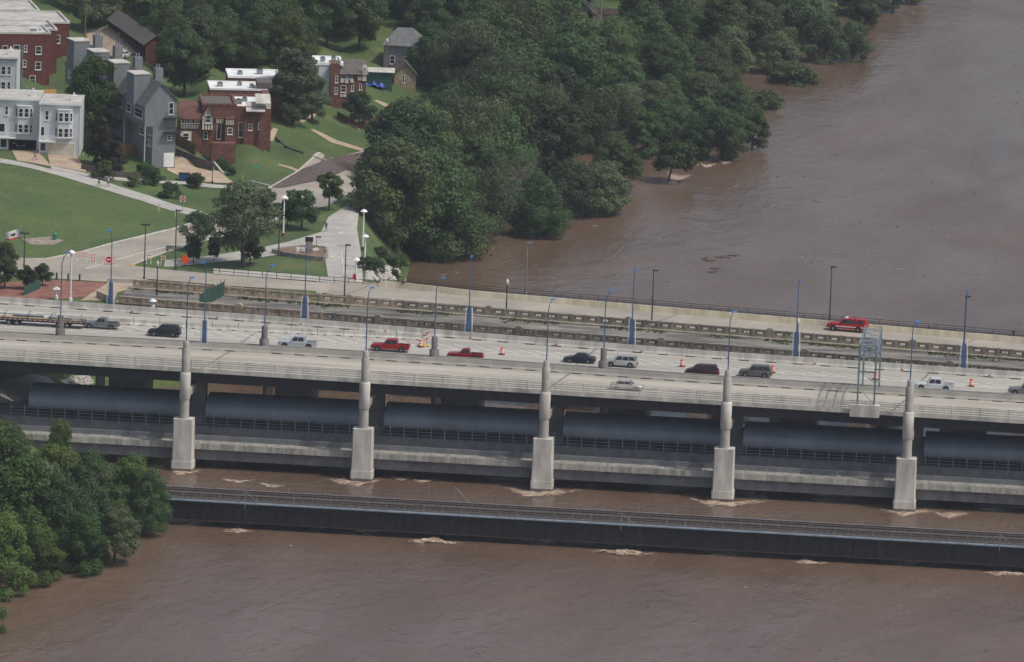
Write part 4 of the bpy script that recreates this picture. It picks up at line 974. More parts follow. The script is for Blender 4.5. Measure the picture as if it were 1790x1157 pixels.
    for s in (-1, 1):
        MB().box(fr - .16, fr - .02, s * W * .62 - .16, s * W * .62 + .16, h1 - .30, h1 - .12).build('headlight', mat('headlamp_glass', (.6, .62, .62), .15), t)
        MB().box(rr_ - .02, rr_ + .14, s * W * .80 - .1, s * W * .80 + .1, belt - .34, belt - .08).build('taillight', M_red, t)
        MB().box(f0 - .45, f0 - .25, s * (W + .02) - .07, s * (W + .02) + .07, belt - .02, belt + .14).build('mirror', pm, t)
    bmat = M_rim if kind == 'pickup' else M_black
    MB().box(fr - .1, fr + .06, -W * .78, W * .78, zb + .06, zb + .28).build('bumper', bmat, t); MB().box(rr_ - .08, rr_ + .08, -W * .85, W * .85, zb + .08, zb + .26).build('bumper', bmat, t)
    MB().box(fr - .02, fr + .03, -W * .5, W * .5, zb + .3, h1 - .32).build('grille', M_black, t)
    if stripe: 
        for s in (-1, 1): MB().box(rr_ + .3, fr - .8, s * (W + .006) - .004, s * (W + .006) + .004, belt - .42, belt - .30).build('side_stripe', M_white, t)
    if topper:
        x0, x1 = S['bed'][0] - .05, S['bed'][1]; MB().hexa([(x0, -W * .93, belt - .02), (x1, -W * .93, belt - .02), (x1, W * .93, belt - .02), (x0, W * .93, belt - .02), (x0 + .2, -W * .8, rf), (x1, -W * .8, rf), (x1, W * .8, rf), (x0 + .2, W * .8, rf)]).build('bed_cover', pm, t)
        for s in (-1, 1): MB().add([(x0 + .4, s * (W * .91 + .01), belt + .12), (x1 - .2, s * (W * .91 + .01), belt + .12), (x1 - .3, s * (W * .83 + .01), rf - .14), (x0 + .5, s * (W * .83 + .01), rf - .14)], [(0, 1, 2, 3)]).build('side_window', M_glass, t)
    if lightbar: MB().box(f1 - .45, f1 - .2, -W * .6, W * .6, rf, rf + .12).build('light_bar', M_refl, t)
    return t
def on_deck(x): return zD(x) + .005
LFT = PI - .006
for kind, col, label, x, y in (
    ('xpickup', ('grey', (.17, .18, .19)), 'grey extended-cab pickup right behind the pipe trailer', -72.6, 20.4),
    ('suv', ('black', (.012, .015, .02)), 'black SUV in the lane behind the grey pickup', -62.6, 17.2),
    ('pickup', ('silver', (.52, .55, .60)), 'silver-white pickup in front of the larger red pickup', -42.2, 14.4),
    ('pickup', ('red', (.36, .012, .016)), 'larger bright red crew-cab pickup with black bed', -28.6, 16.4),
    ('xpickup', ('dark_red', (.27, .012, .018)), 'smaller red extended-cab pickup behind the larger red one', -17.1, 13.4),
    ('sedan', ('navy', (.010, .014, .035)), 'dark navy sedan left of the silver SUV', -.4, 16.6),
    ('suv', ('silver_grey', (.42, .43, .43)), 'silver SUV partly behind a grey median column', 5.9, 15.4),
    ('van', ('maroon', (.055, .008, .014)), 'maroon minivan half hidden by the median barrier', 18.1, 12.2),
    ('suv', ('taupe', (.12, .11, .10)), 'brownish grey SUV in front of an orange barrel', 25.9, 14.0),
    ('pickup', ('white', (.70, .72, .74)), 'white crew-cab pickup right of the steel gantry', 52.3, 12.0),
    ('pickup', ('pewter', (.20, .20, .20)), 'grey pickup cut off by the right edge', 66.0, 12.6)):
    vehicle(kind, col, label, (x, y, on_deck(x)), LFT + .0)
vehicle('sedan', ('champagne', (.50, .46, .38)), 'champagne sedan driving right on the nearest carriageway', (8.2, -2.2, on_deck(8.2)), -.0)
vehicle('pickup', ('fire_red', (.42, .012, .014)), 'red crew-cab truck with white side stripe on the boulevard bridge', (36.6, 70.7, 11.125), PI - .15, True, True, 1.1, True)
# pipe trailer
tr = thing('flatbed_trailer', 'flatbed trailer loaded with long pipes at the left edge', 'trailer', (-75.9, 19.6, zD(-76)), PI - .006)
MB().box(-1.0, 19, -1.25, 1.25, .92, 1.12).build('bed', mat('trailer_bed', (.10, .095, .09), .8), tr)
MB().box(-1.0, 19, -.6, .6, .62, .918).build('frame', M_black, tr)
sk = MB()
for i in range(26): sk.box(-.9 + i * .76, -.6 + i * .76, 1.251, 1.262, .98, 1.06, 0).box(-.6 + i * .76, -.3 + i * .76, 1.251, 1.262, .98, 1.06, 1)
sk.build('reflector_strip', [M_red, M_refl], tr)
ty, rm = wheel_meshes(.46, .5)
for x in (1.6, 2.9, 9.2, 10.4):
    for s in (-1, 1): o = link('wheel', ty, tr, (x, s * .95, .46)); o.rotation_euler = (-s * PI / 2, 0, 0); link('rim', rm, o)
M_pvc = mat('pale_pipe', (.52, .52, .50), .5, var=.06); M_pipe2 = mat('tan_pipe', (.40, .31, .19), .6, var=.1); M_pipe3 = mat('grey_pipe', (.24, .27, .30), .5)
for i, (y, z, r_, x0, x1, m_) in enumerate(((1.0, 1.26, .13, -.4, 18, M_pipe2), (.7, 1.28, .15, 1, 18, M_pipe2), (.35, 1.33, .2, 3.5, 18, M_pvc), (-.1, 1.33, .2, 2.5, 18, M_pvc), (-.55, 1.33, .2, 2, 18, M_pvc), (-.95, 1.33, .2, 4, 18, M_pvc), (.12, 1.68, .2, 6.5, 18, M_pvc), (-.35, 1.68, .2, 5.5, 18, M_pvc), (.75, 1.62, .17, 5.2, 9.8, M_pipe3), (.95, 1.55, .2, .8, 4.4, M_pipe3))):
    tag(MB().tube((x0, y, z), (x1, y, z), r_, n=12).build('pipe', m_, None, True, tr.location, PI - .006), ['thin tan pipe along the near edge of the trailer', 'second tan pipe beside the first on the trailer', 'pale pipe in the middle of the trailer load', 'pale pipe behind the middle one in the load', 'pale pipe third back in the bottom layer', 'pale pipe farthest back in the bottom layer', 'pale pipe on top at the front of the load', 'pale pipe on top at the back of the load', 'short grey pipe laid on the tan pipes left of the column', 'short fat grey pipe at the tail of the load'][i], 'pipe', 'pipes on the trailer')
for i, x in enumerate((4, 7.5, 11)): MB().box(x - .04, x + .04, -1.24, 1.24, 1.86, 1.92).box(x - .04, x + .04, 1.22, 1.27, 1.1, 1.9).build('tie_strap', M_black, tr)
# ------------------------------------------------------------------ people
def person(label, loc, rz, shirt, trousers, pose='walk', skin_legs=False, H=1.75):
    s = H / 1.75
    J = {'pel': (0, 0, .95), 'wai': (0, 0, 1.1), 'che': (0, 0, 1.33), 'nek': (0, 0, 1.5), 'hd0': (0, .02, 1.58), 'hd1': (0, .02, 1.70)}
    st, ar = (.22, .25) if pose in ('walk', 'run') else (.04, .02)
    if pose == 'run': st, ar = .36, .3
    for sg, nm in ((-1, 'l'), (1, 'r')):
        f = sg * st
        J['hip' + nm] = (sg * .10, 0, .90); J['kn' + nm] = (sg * .11, f * .5 + .05, .50); J['an' + nm] = (sg * .11, f - (.05 if f < 0 else 0), .09); J['to' + nm] = (sg * .13, f + .17, .04)
        J['sh' + nm] = (sg * .19, 0, 1.42); J['el' + nm] = (sg * .25, -f * .45, 1.14); J['wr' + nm] = (sg * .24, -f * .9 + .12, .93); J['ha' + nm] = (sg * .23, -f * .95 + .17, .85)
        if pose == 'bike': J['wr' + nm] = (sg * .22, .45, 1.05); J['ha' + nm] = (sg * .22, .55, 1.03)
        if pose == 'sit':
            J['kn' + nm] = (sg * .12, .45, .90); J['an' + nm] = (sg * .12, .52, .48); J['to' + nm] = (sg * .13, .68, .44); J['wr' + nm] = (sg * .2, .35, 1.0); J['ha' + nm] = (sg * .18, .45, .98)
    R = {'pel': .14, 'wai': .125, 'che': .15, 'nek': .06, 'hd0': .085, 'hd1': .10, 'hip': .10, 'kn': .065, 'an': .045, 'to': .04, 'sh': .07, 'el': .048, 'wr': .034, 'ha': .04}
    E_ = [('pel', 'wai'), ('wai', 'che'), ('che', 'nek'), ('nek', 'hd0'), ('hd0', 'hd1')]
    for nm in 'lr': E_ += [('pel', 'hip' + nm), ('hip' + nm, 'kn' + nm), ('kn' + nm, 'an' + nm), ('an' + nm, 'to' + nm), ('che', 'sh' + nm), ('sh' + nm, 'el' + nm), ('el' + nm, 'wr' + nm), ('wr' + nm, 'ha' + nm)]
    keys = list(J); me = bpy.data.meshes.new('body'); me.from_pydata([Vector(J[k]) * s for k in keys], [(keys.index(a), keys.index(b)) for a, b in E_], [])
    o = bpy.data.objects.new('person', me); C.objects.link(o)
    md = o.modifiers.new('skin', 'SKIN'); md.use_smooth_shade = True
    for i, k in enumerate(keys):
        r_ = R.get(k, R.get(k[:-1], .05)) * s; sv = me.skin_vertices[0].data[i]; sv.radius = (r_, r_ * .85); sv.use_root = (k == 'pel')
    o.modifiers.new('sub', 'SUBSURF').levels = 2
    dg = bpy.context.evaluated_depsgraph_get(); m2 = bpy.data.meshes.new_from_object(o.evaluated_get(dg)); o.modifiers.clear(); o.data = m2
    m2.materials.clear()
    for m_ in (M_skin, mat('cloth_' + shirt[0], shirt[1], .85), mat('cloth_' + trousers[0], trousers[1], .85), M_hair, M_black): m2.materials.append(m_)
    for p_ in m2.polygons:
        c = p_.center / s; i = 0
        if c.z > 1.66 or (c.z > 1.58 and c.y < -.01): i = 3
        elif c.z > 1.5: i = 0
        elif c.z > .97 and abs(c.x) < .30 and (abs(c.x) < .2 or c.z > 1.2) and (pose != 'sit' or c.y < .12): i = 1
        elif pose == 'sit': i = 2 if (c.z > .6 and abs(c.x) < .2) else 0
        elif c.z < .1: i = 4
        elif abs(c.x) < .205: i = (0 if skin_legs and c.z < .52 else 2)
        p_.material_index = i; p_.use_smooth = True
    o.location = loc; o.rotation_euler = (0, 0, rz); return tag(o, label, 'person')
def on_ground(px, py): return G(px, py) + Vector((0, 0, .09))
person('runner in dark shorts on the tan driveway by the open garage', on_ground(61, 281), 2.6, ('rust', (.30, .10, .07)), ('black', (.02, .02, .02)), 'run', True)
person('walker in black on the path, left of a pair', on_ground(173, 327), 2.2, ('black2', (.02, .02, .025)), ('black', (.02, .02, .02)))
person('walker in a white shirt on the path, right of a pair', on_ground(189, 327), 2.0, ('white', (.6, .6, .6)), ('navy', (.03, .04, .09)))
person('person in dark blue where the path meets the big tree', on_ground(346, 383), .8, ('blue', (.04, .06, .16)), ('navy', (.03, .04, .09)))
person('person in blue shirt and dark shorts walking on the trail', on_ground(570, 406), 3.0, ('royal', (.06, .09, .26)), ('black', (.02, .02, .02)), 'walk', True)
q = PY(708, 500, ySb(-34)); person('person sitting on the cream barrier by the river bank', (q.x, ySb(q.x), 12.07 - .82), 1.9, ('pale', (.55, .5, .48)), ('black', (.02, .02, .02)), 'sit')
q = P(1624, 582, 11.18); person('person in red cap standing on the far sidewalk of the boulevard bridge', (q.x, ySb(q.x) + 1.2, 11.30), 2.9, ('greyblue', (.18, .2, .24)), ('blue', (.04, .06, .16)), 'stand')
q = P(1772, 596, 11.18); person('person in dark clothes on the far sidewalk at the right edge', (q.x, ySb(q.x) + 1.3, 11.30), 2.9, ('dark', (.05, .05, .07)), ('navy', (.03, .04, .09)), 'stand')
# ------------------------------------------------------------------ buildings
WM = {}
def window_mesh(w, h, mull=True):
    k = (round(w, 1), round(h, 1), mull)
    if k not in WM:
        w, h = max(.3, k[0]), max(.3, k[1]); t = .09; mb = MB()
        mb.box(0, w, -.06, .02, 0, t).box(0, w, -.06, .02, h - t, h).box(0, t, -.06, .02, t, h - t).box(w - t, w, -.06, .02, t, h - t)
        if mull: mb.box(t, w - t, -.045, .0, h / 2 - .03, h / 2 + .03)
        mb.box(-.08, w + .08, -.12, .02, -.1, -.002)
        p = MB().box(.02, w - .02, -.02, .015, .02, h - .02)
        WM[k] = (mb.mesh('window', M_white), p.mesh('pane', M_glass))
    return WM[k]
class Fac:
    """a building whose front is laid out from picture measurements; x to the right, y into the depth"""
    def __init__(s, name, label, cat, px, py, rot=0.0, sink=.0, dz=0.0):
        s.p = G(px, py) + Vector((0, 0, dz)); s.ox, s.oy = px, py; s.k = proj(s.p)[2]; s.rot = rot
        s.o = thing(name, label, cat, s.p, PSI + rot); s.sl = .037 - math.tan(rot) * .16; s.c = math.cos(rot)
    def X(s, px): return (px - s.ox) / s.k / s.c
    def Z(s, px, py): return (s.oy + (px - s.ox) * s.sl - py) / s.k / .986
    def box(s, name, px0, px1, pyt, pyb, y0, y1, m, parent=None, dx=0.0):
        xm = (px0 + px1) / 2; z1 = s.Z(xm, pyt); z0 = -6.0 if pyb is None else s.Z(xm, pyb)
        return MB().box(s.X(px0) - dx, s.X(px1) + dx, y0, y1, z0, z1).build(name, m, parent or s.o)
    def win(s, px0, py0, px1, py1, y=0.0, mull=True, name='window'):
        xm = (px0 + px1) / 2; z0 = s.Z(xm, py1); f, p = window_mesh(s.X(px1) - s.X(px0), s.Z(xm, py0) - z0, mull)
        o = link(name, f, s.o, (s.X(px0), y - .003, z0)); link('pane', p, o); return o
    def roof_rim(s, px0, px1, pyt, y0, y1, m, m2, h=.35, t=.3, wall_top=None):
        x0, x1 = s.X(px0), s.X(px1); z = s.Z((px0 + px1) / 2, pyt)
        MB().box(x0 + t, x1 - t, y0 + t, y1 - t, z + .004, z + .06).build('roof', m2, s.o)
        MB().box(x0 - .1, x1 + .1, y0 - .1, y0 + t, z + .002, z + h).box(x0 - .1, x1 + .1, y1 - t, y1 + .1, z + .002, z + h).box(x0 - .1, x0 + t, y0 + t, y1 - t, z + .002, z + h).box(x1 - t, x1 + .1, y0 + t, y1 - t, z + .002, z + h).build('parapet', m, s.o)
c1 = 3.505
def rowhouse(px, py, label, wl, wr, top, wins, bays, doors, gar, open_g=False, balc=None, depth=9.5):
    F = Fac('rowhouse', label, 'house', px, py)
    if open_g:
        g0, g1, gt_ = gar; xa, xb = F.X(wl), F.X(wr); zt_ = F.Z((wl + wr) / 2, top); gz = F.Z((g0 + g1) / 2, gt_)
        MB().box(xa, F.X(g0), 0, depth, -1.2, gz).box(F.X(g1), xb, 0, depth, -1.2, gz).box(xa, xb, 0, depth, gz, zt_).build('wall', M_siding, F.o)
        MB().box(F.X(g0), F.X(g1), depth - .2, depth, -.2, gz).build('garage_back', M_greyw, F.o)
    else: F.box('wall', wl, wr, top, None, 0, depth, M_siding)
    z = F.Z((wl + wr) / 2, top)
    MB().box(F.X(wl) - .3, F.X(wr) + .3, -.45, .1, z - .25, z + .12).build('cornice', M_white, F.o)
    MB().box(F.X(wl) - .1, F.X(wr) + .1, -.1, depth + .1, z + .122, z + .2).build('roof', M_membr, F.o)
    for x in (wl, wr): MB().box(F.X(x) - .12, F.X(x) + .12, -.07, .0, -.2, z - .26).build('corner_trim', M_white, F.o)
    MB().box(F.X(wr) - 1.8, F.X(wr) - .9, 2, 3, z + .2, z + 1.1).box(F.X(wr) - 1.5, F.X(wr) - 1.2, 2.3, 2.6, z + 1.1, z + 1.6).build('chimney', M_white, F.o)
    for w_ in wins: F.win(*w_)
    for (b0, bt, b1, bb, rows) in bays:
        xm = (b0 + b1) / 2; x0, x1 = F.X(b0), F.X(b1); z0, z1 = F.Z(xm, bb), F.Z(xm, bt); d = .75; c = .55
        mb = MB(); mb.prism([(x0, .0, z0), (x0 + c, -d, z0), (x1 - c, -d, z0), (x1, .0, z0)], (0, 0, z1 - z0)); bay = mb.build('bay', M_siding, F.o)
        for zz in (z0 - .12, z1): MB().prism([(x0 - .1, .0, zz), (x0 + c - .05, -d - .1, zz), (x1 - c + .05, -d - .1, zz), (x1 + .1, .0, zz)], (0, 0, .14)).build('bay_trim', M_white, bay)
        for (r0, r1) in rows:
            zz0, zz1 = F.Z(xm, r1), F.Z(xm, r0); n = 2; span = (x1 - x0 - 2 * c) / n
            for i in range(n):
                f, p = window_mesh(span - .18, zz1 - zz0); o = link('window', f, F.o, (x0 + c + .09 + i * span, -d - .003, zz0)); link('pane', p, o)
            for sg, xx in ((1, x1 - c + .04), (-1, x0 + .06)):
                f, p = window_mesh(.7, zz1 - zz0); o = link('window', f, F.o, (xx, -d - .0 if sg > 0 else -.06, zz0)); o.rotation_euler = (0, 0, math.atan2(d, c) * sg); link('pane', p, o)
    for d_ in doors: F.win(*d_, mull=False, name='door')
    if not open_g:
        g0, g1, gt_, gb = gar; xm = (g0 + g1) / 2; x0, x1, z0, z1 = F.X(g0), F.X(g1), F.Z(xm, gb), F.Z(xm, gt_)
        gd = MB().box(x0 - .15, x1 + .15, -.07, .0, z0, z1 + .15).build('garage_frame', M_white, F.o); h = (z1 - z0) / 4
        pan = MB().box(x0, x1, -.11, -.072, 0, h - .04).mesh('door_panel', M_stucco)
        for i in range(4): link('door_panel', pan, gd, (0, 0, z0 + i * h))
    if balc:
        b0, bt, b1, bb = balc; xm = (b0 + b1) / 2; x0, x1, z0, z1 = F.X(b0), F.X(b1), F.Z(xm, bb), F.Z(xm, bt)
        bo = MB().box(x0, x1, -1.2, .0, z0, z0 + .15).build('balcony', M_white, F.o); mb = MB().box(x0, x1, -1.2, -1.14, z1 - .08, z1)
        n = int((x1 - x0) / .22)
        for i in range(n + 1): mb.box(x0 + (x1 - x0 - .05) * i / n, x0 + (x1 - x0 - .05) * i / n + .05, -1.19, -1.15, z0 + .15, z1 - .08)
        mb.build('balcony_railing', M_white, bo)
    return F
rowhouse(68, 268.5, 'pale blue rowhouse with closed cream garage door beside the driveway', 69, 139, 181, [(77, 193, 84, 210)], [(95, 192, 126, 240, [(196, 212), (223, 239)])], [(70, 221, 77, 239), (69, 249, 80, 264)], (82, 129, 250, 271), balc=(68, 235, 97, 247))
r_ = rowhouse(68, 264, 'pale blue rowhouse with open garage and a dark car inside', -40, 67.5, 172, [(7, 185, 13, 201)], [(25, 185, 56, 232, [(188, 204), (216, 231)])], [(-6, 215, 8, 231), (0, 242, 12, 258)], (14, 63, 244), True, (-20, 229, 28, 240))
p = r_.o.location + R0 * r_.X(35) + FH * 3.5; vehicle('suv', ('black', (.012, .015, .02)), 'dark car parked inside the open garage', (p.x, p.y, p.z - .1), PSI - PI / 2)
rowhouse(28, 185, 'pale blue upper rowhouse block at the left edge behind the front row', -60, 28, 99, [(1, 116, 9, 131), (12, 116, 18, 131), (1, 143, 9, 158), (12, 143, 18, 158)], [], [], (-40, -20, 165, 180), depth=8)
# dark red brick block in stepped tiers
ROT = .21
F = Fac('apartment_block', 'dark red brick apartment block with stepped flat pale roofs', 'building', 86, 150, ROT)
for px0, px1, top, y0, y1, rt in ((-60, 86, 60, 0, 10, 60), (-60, 111, 51, 7, 20, 51), (-40, 148, 37, 17, 32, 37), (-40, 114, 11.5, 33, 46, 11.5)):
    F.box('wall', px0, px1, top, None, y0 + (.02 if y0 else 0), y1, M_brick); 
def up(y): return y * .163 * F.k   # picture rise of a point y metres deeper
for o in list(F.o.children): bpy.data.objects.remove(o)
for px0, px1, top, y0, y1 in ((-60, 86, 60, 0, 10.0), (-60, 111, 52, 10.02, 22.0), (-50, 148, 37, 22.02, 37), (-50, 114, 12, 37.02, 50)):
    rise = up(y0); F.box('wall', px0, px1, top + rise, None, y0, y1, M_brick); F.roof_rim(px0, px1, top + rise, y0, y1, M_membr, M_membr)
for (a0, a1, a2, a3, y) in ((61, 81, 71, 95, 0), (61, 108, 71, 122, 0), (52, 132, 62, 147, 0), (23, 79, 34, 93, 0), (41, 80, 47, 91, 0), (40, 105, 46, 117, 0), (4, 80, 13, 94, 0), (85.8, 73, 94, 88, 10.02), (85.8, 101, 94, 115, 10.02), (121, 57, 132, 72, 22.02)):
    if a2 < 86 or y > 0: F.win(a0, a1 + up(y), a2, a3 + up(y), y)
for px, py, y in ((100, 45, 15), (62, 55, 4), (35, 56, 6), (105, 33, 28)):
    x = F.X(px); z = F.Z(px, py + up(y)); MB().box(x - .5, x + .5, y - .4, y + .4, z - .6, z + .5).tube((x + 1.2, y, z - .6), (x + 1.2, y, z + .6), .12).build('roof_vent', M_galv, F.o)
# grey townhouse row
def greyunit(shift, label, full):
    ROT = .39; F = Fac('townhouse', label, 'house', 251, 290, ROT); o = F.o
    back = shift; o.location = o.location + Vector((math.cos(PSI + ROT + PI / 2), math.sin(PSI + ROT + PI / 2), 0)) * back + Vector((math.cos(PSI + ROT), math.sin(PSI + ROT), 0)) * 0.0; o.location.z += shift * .03
    W_ = 5.7; D = 10.9; zl, zr, za = 10.4, 11.3, 14.3; xr = 2.8
    mb = MB(); mb.prism([(0, 0, 6.9), (W_, 0, 6.9), (W_, 0, zr), (xr, 0, za), (0, 0, zl)], (0, D, 0)); mb.build('upper_wall', M_greyw, o)
    MB().box(1.5, W_ - .002, .02, D, -5, 6.898).build('lower_wall', M_greyw, o)
    for nm, q in (('roof', [(-.25, -.3, zl - .16), (xr, -.3, za + .06), (xr, D + .0, za + .06), (-.25, D, zl - .16)]), ('roof', [(xr, -.3, za + .06), (W_ + .25, -.3, zr - .1), (W_ + .25, D, zr - .1), (xr, D, za + .06)])):
        mb = MB(); mb.hexa([Vector(v) for v in q] + [Vector(v) + Vector((0, 0, .18)) for v in q]); mb.build(nm, M_greyr, o)
    MB().box(-.6, 2.3, 4.4, 8.4, zl - .5, za + 1.0).build('roof_stack', M_greyw, o); MB().box(-.7, 2.4, 4.3, 8.5, za + 1.002, za + 1.18).build('stack_cap', M_concl, o)
    MB().box(4.2, 5.6, 7, 8.4, zr - 1, za + 1.6).build('chimney', M_greyw, o)
    for x in (4.6, 5.1): MB().tube((x, 7.7, za + 1.6), (x, 7.7, za + 2.3), .13).build('flue', M_galv, o)
    MB().tube((.05, -.1, -1.5), (.05, -.1, 6.9), .12).build('corner_post', M_concl, o)
    if full:
        for x, z, w_, h in ((4.3, 8.9, .9, 2.1), (4.2, 4.4, .8, .9)): f, p_ = window_mesh(w_, h); q = link('window', f, o, (x, -.003, z)); link('pane', p_, q)
        for i in range(3):
            for z in (5.1, 3.2): f, p_ = window_mesh(.62, 1.5 if z > 5 else 1.2); q = link('window', f, o, (1.55 - .0, .6 + i * .8 + .62, z)); q.rotation_euler = (0, 0, -PI / 2); link('pane', p_, q)
        for zz in (8.3, 5.8):
            b = MB().box(3.4, W_ + .9, -1.1, -.005, zz, zz + .12).build('balcony', M_black, o); mb = MB()
            for i in range(14): mb.box(3.4 + i * .245, 3.44 + i * .245, -1.1, -1.06, zz + .12, zz + 1.0)
            mb.box(3.4, W_ + .9, -1.1, -1.06, zz + 1.0, zz + 1.06); mb.build('balcony_railing', M_black, b)
        g = MB().box(3.6, 5.5, -.06, -.005, -.3, 2.2).build('garage_frame', M_white, o); MB().box(3.75, 5.35, -.09, -.062, -.3, 2.05).build('garage_door', M_white, g)
    for y, z, w_, h in ((1.2, 8.0, 4.2, 1.6), (7.4, 8.2, 2.2, 1.4), (4.5, 4.6, 2.6, 1.2)):
        f, p_ = window_mesh(w_, h); q = link('window', f, o, ((0 if z > 7 else 1.5) - .003, y + w_, z)); q.rotation_euler = (0, 0, -PI / 2); link('pane', p_, q)
greyunit(0, 'grey wood-sided gabled townhouse nearest the driveway with dark balconies', True)
greyunit(11, 'second grey townhouse back in the row, behind the leafy tree', False)
greyunit(22, 'third grey townhouse back in the row with flat-topped stack', False)
greyunit(33, 'farthest grey townhouse of the row beside the brick block', False)
# long open shed
F = Fac('long_shed', 'long grey-roofed open carport shed with red gable end', 'shed', 254, 108, .27)
W_, D, hw, hr = 3.8, 34, 3.4, 4.9
MB().prism([(0, 0, -.5), (W_, 0, -.5), (W_, 0, hw), (W_ / 2, 0, hr), (0, 0, hw)], (0, .2, 0)).build('gable_wall', M_brick, F.o); MB().box(W_ - .15, W_, .202, D, -.5, hw - .1).build('back_wall', M_brick, F.o); MB().box(0, W_, D - .2, D, -.5, hw - .1).build('end_wall', M_brick, F.o)
for s in (-1, 1):
    x0, x1 = (W_ / 2, -.5) if s < 0 else (W_ / 2, W_ + .4); MB().hexa([Vector((x0, -.4, hr + .02)), Vector((x1, -.4, hw - .3)), Vector((x1, D, hw - .3)), Vector((x0, D, hr + .02)), Vector((x0, -.4, hr + .17)), Vector((x1, -.4, hw - .15)), Vector((x1, D, hw - .15)), Vector((x0, D, hr + .17))]).build('roof', M_shing, F.o)
pm = MB().box(-.09, .09, -.09, .09, -.5, hw - .25).mesh('post', M_brick)
for i in range(16): link('post', pm, F.o, (.1, .5 + i * 2.15, 0))
# simple gabled / hipped houses farther off
def house(name, label, px, py, wpx, wallh, roofh, depth, rot, mw, mr, hip=False, wins=(), front=True, mfront=None):
    F = Fac(name, label, 'house', px, py, rot); W_ = wpx / F.k; e = .45; o = F.o
    MB().box(0, W_, 0, depth, -4, wallh).build('wall', mw, o)
    if front:   # gable to the front, ridge along depth
        MB().prism([(0, 0, wallh + .002), (W_, 0, wallh + .002), (W_ / 2, 0, wallh + roofh - .1)], (0, depth, 0)).build('gable', mfront or mw, o)
        for s in (-1, 1):
            x1 = W_ / 2 + s * (W_ / 2 + e); zz = wallh - roofh * e / (W_ / 2)
            MB().hexa([Vector((W_ / 2, -e, wallh + roofh)), Vector((x1, -e, zz)), Vector((x1, depth + e, zz)), Vector((W_ / 2, depth + e, wallh + roofh)), Vector((W_ / 2, -e, wallh + roofh + .18)), Vector((x1, -e, zz + .18)), Vector((x1, depth + e, zz + .18)), Vector((W_ / 2, depth + e, wallh + roofh + .18))]).build('roof', mr, o)
    else:
        i = W_ * .28 if hip else 0; b = [(-e, -e, wallh), (W_ + e, -e, wallh), (W_ + e, depth + e, wallh), (-e, depth + e, wallh)]; t_ = [(i - (0 if hip else e), depth / 2, wallh + roofh), (W_ - i + (0 if hip else e), depth / 2, wallh + roofh)]
        MB().add(b + t_, [(0, 1, 5, 4), (1, 2, 5), (2, 3, 4, 5), (3, 0, 4), (3, 2, 1, 0)]).build('roof', mr, o)
    for (x, z, w_, h) in wins: f, p_ = window_mesh(w_, h); q = link('window', f, o, (x, -.003, z)); link('pane', p_, q)
    return F
house('cottage', 'small teal-blue gabled house behind the long shed', 178, 34, 32, 2.0, 1.6, 8, .3, mat('teal_siding', (.09, .17, .21), .8), M_shing, wins=((1.9, .6, 1.0, 1.0),))
house('cottage', 'pale grey house glimpsed between trees at the top', 277, 26, 19, 1.6, 1.5, 8, .1, M_siding, M_greyr, front=False, wins=((.5, .3, .7, .9),))
house('hip_house', 'grey hipped-roof house behind the lawn with white porch posts', 670, 118, 60, 4.4, 2.9, 9, -.15, M_greyw, M_greyr, True, ((1.2, .8, 1, 1.6), (3.8, .8, 1, 1.6)), False)
house('stone_cottage', 'tan stone gabled cottage below the grey hipped house', 689, 147, 38, 2.0, 2.2, 8, .1, mat('tan_stone', (.36, .28, .19), .9, var=.2, scale=1.5), M_shing, wins=((1.5, .3, .5, 1.5),))
F = house('garden_shed', 'low green shed with pale roof beside the brick house', 641, 146, 44, 2.3, .5, 5, 0, M_green, M_membr, front=False)
F.o['category'] = 'shed'
house('far_house', 'pale blue house far away behind the trees', 604, 10, 40, 3.0, 2.0, 10, 0, M_siding, M_greyr, front=False)
house('far_shed', 'tan flat building among the trees beside the power tower', 1036, 34, 62, 1.3, .5, 8, 0, M_drive, M_rust, front=False)
p = G(655, 148); mb = MB(); 
for i in range(9):
    for j in range(5):
        a = [(-2 + (i + u) * .45, -.6 + (j + v) * .3, (.55 + .5 * math.sin((i + u) * 1.9)) * math.sin(PI * (i + u) / 9) * (.5 + .5 * math.sin(PI * (j + v) / 5)) + .4 * mnoise.noise((i + u, j + v, .5))) for u, v in ((0, 0), (1, 0), (1, 1), (0, 1))]; mb.add(a, [(0, 1, 2, 3)])
tag(mb.build('tarp', mat('blue_tarp', (.02, .08, .42), .5), None, False, p - FH * 2, PSI), 'crumpled blue tarp on the lawn in front of the green shed', 'tarp')
p = G(681, 150); t = thing('lattice_panel', 'white garden lattice panel beside the green shed', 'trellis', p, PSI)
for s in (-.4, .4): MB().box(s - .04, s + .04, -.03, .03, 0, 2.2).build('stile', M_white, t)
for i in range(8): MB().box(-.4, .4, -.025, .025, .2 + i * .26, .27 + i * .26).build('slat', M_white, t)
# tudor-style brick apartments
def timber_panel(F, px0, px1, pyt, pyb, y, n):
    xm = (px0 + px1) / 2; x0, x1, z0, z1 = F.X(px0), F.X(px1), F.Z(xm, pyb), F.Z(xm, pyt)
    o = MB().box(x0, x1, y - .06, y, z0, z1).build('stucco_panel', M_stucco, F.o); mb = MB().box(x0, x1, y - .1, y - .062, z0, z0 + .14).box(x0, x1, y - .1, y - .062, z1 - .14, z1)
    for i in range(n + 1): xx = x0 + (x1 - x0 - .12) * i / n; mb.box(xx, xx + .12, y - .1, y - .062, z0 + .14, z1 - .14)
    mb.build('timbers', M_timber, o)
F = Fac('tudor_house', 'half-timbered brick house with a cream gable next to the grey townhouse', 'house', 313, 254, .1)
F.box('wall', 313, 352, 205, None, 0, 9, M_brick2); F.box('wall', 352.2, 410, 186, None, .6, 12, M_brick2); F.roof_rim(352.2, 410, 186, .6, 12, M_brick2, M_shing, .4)
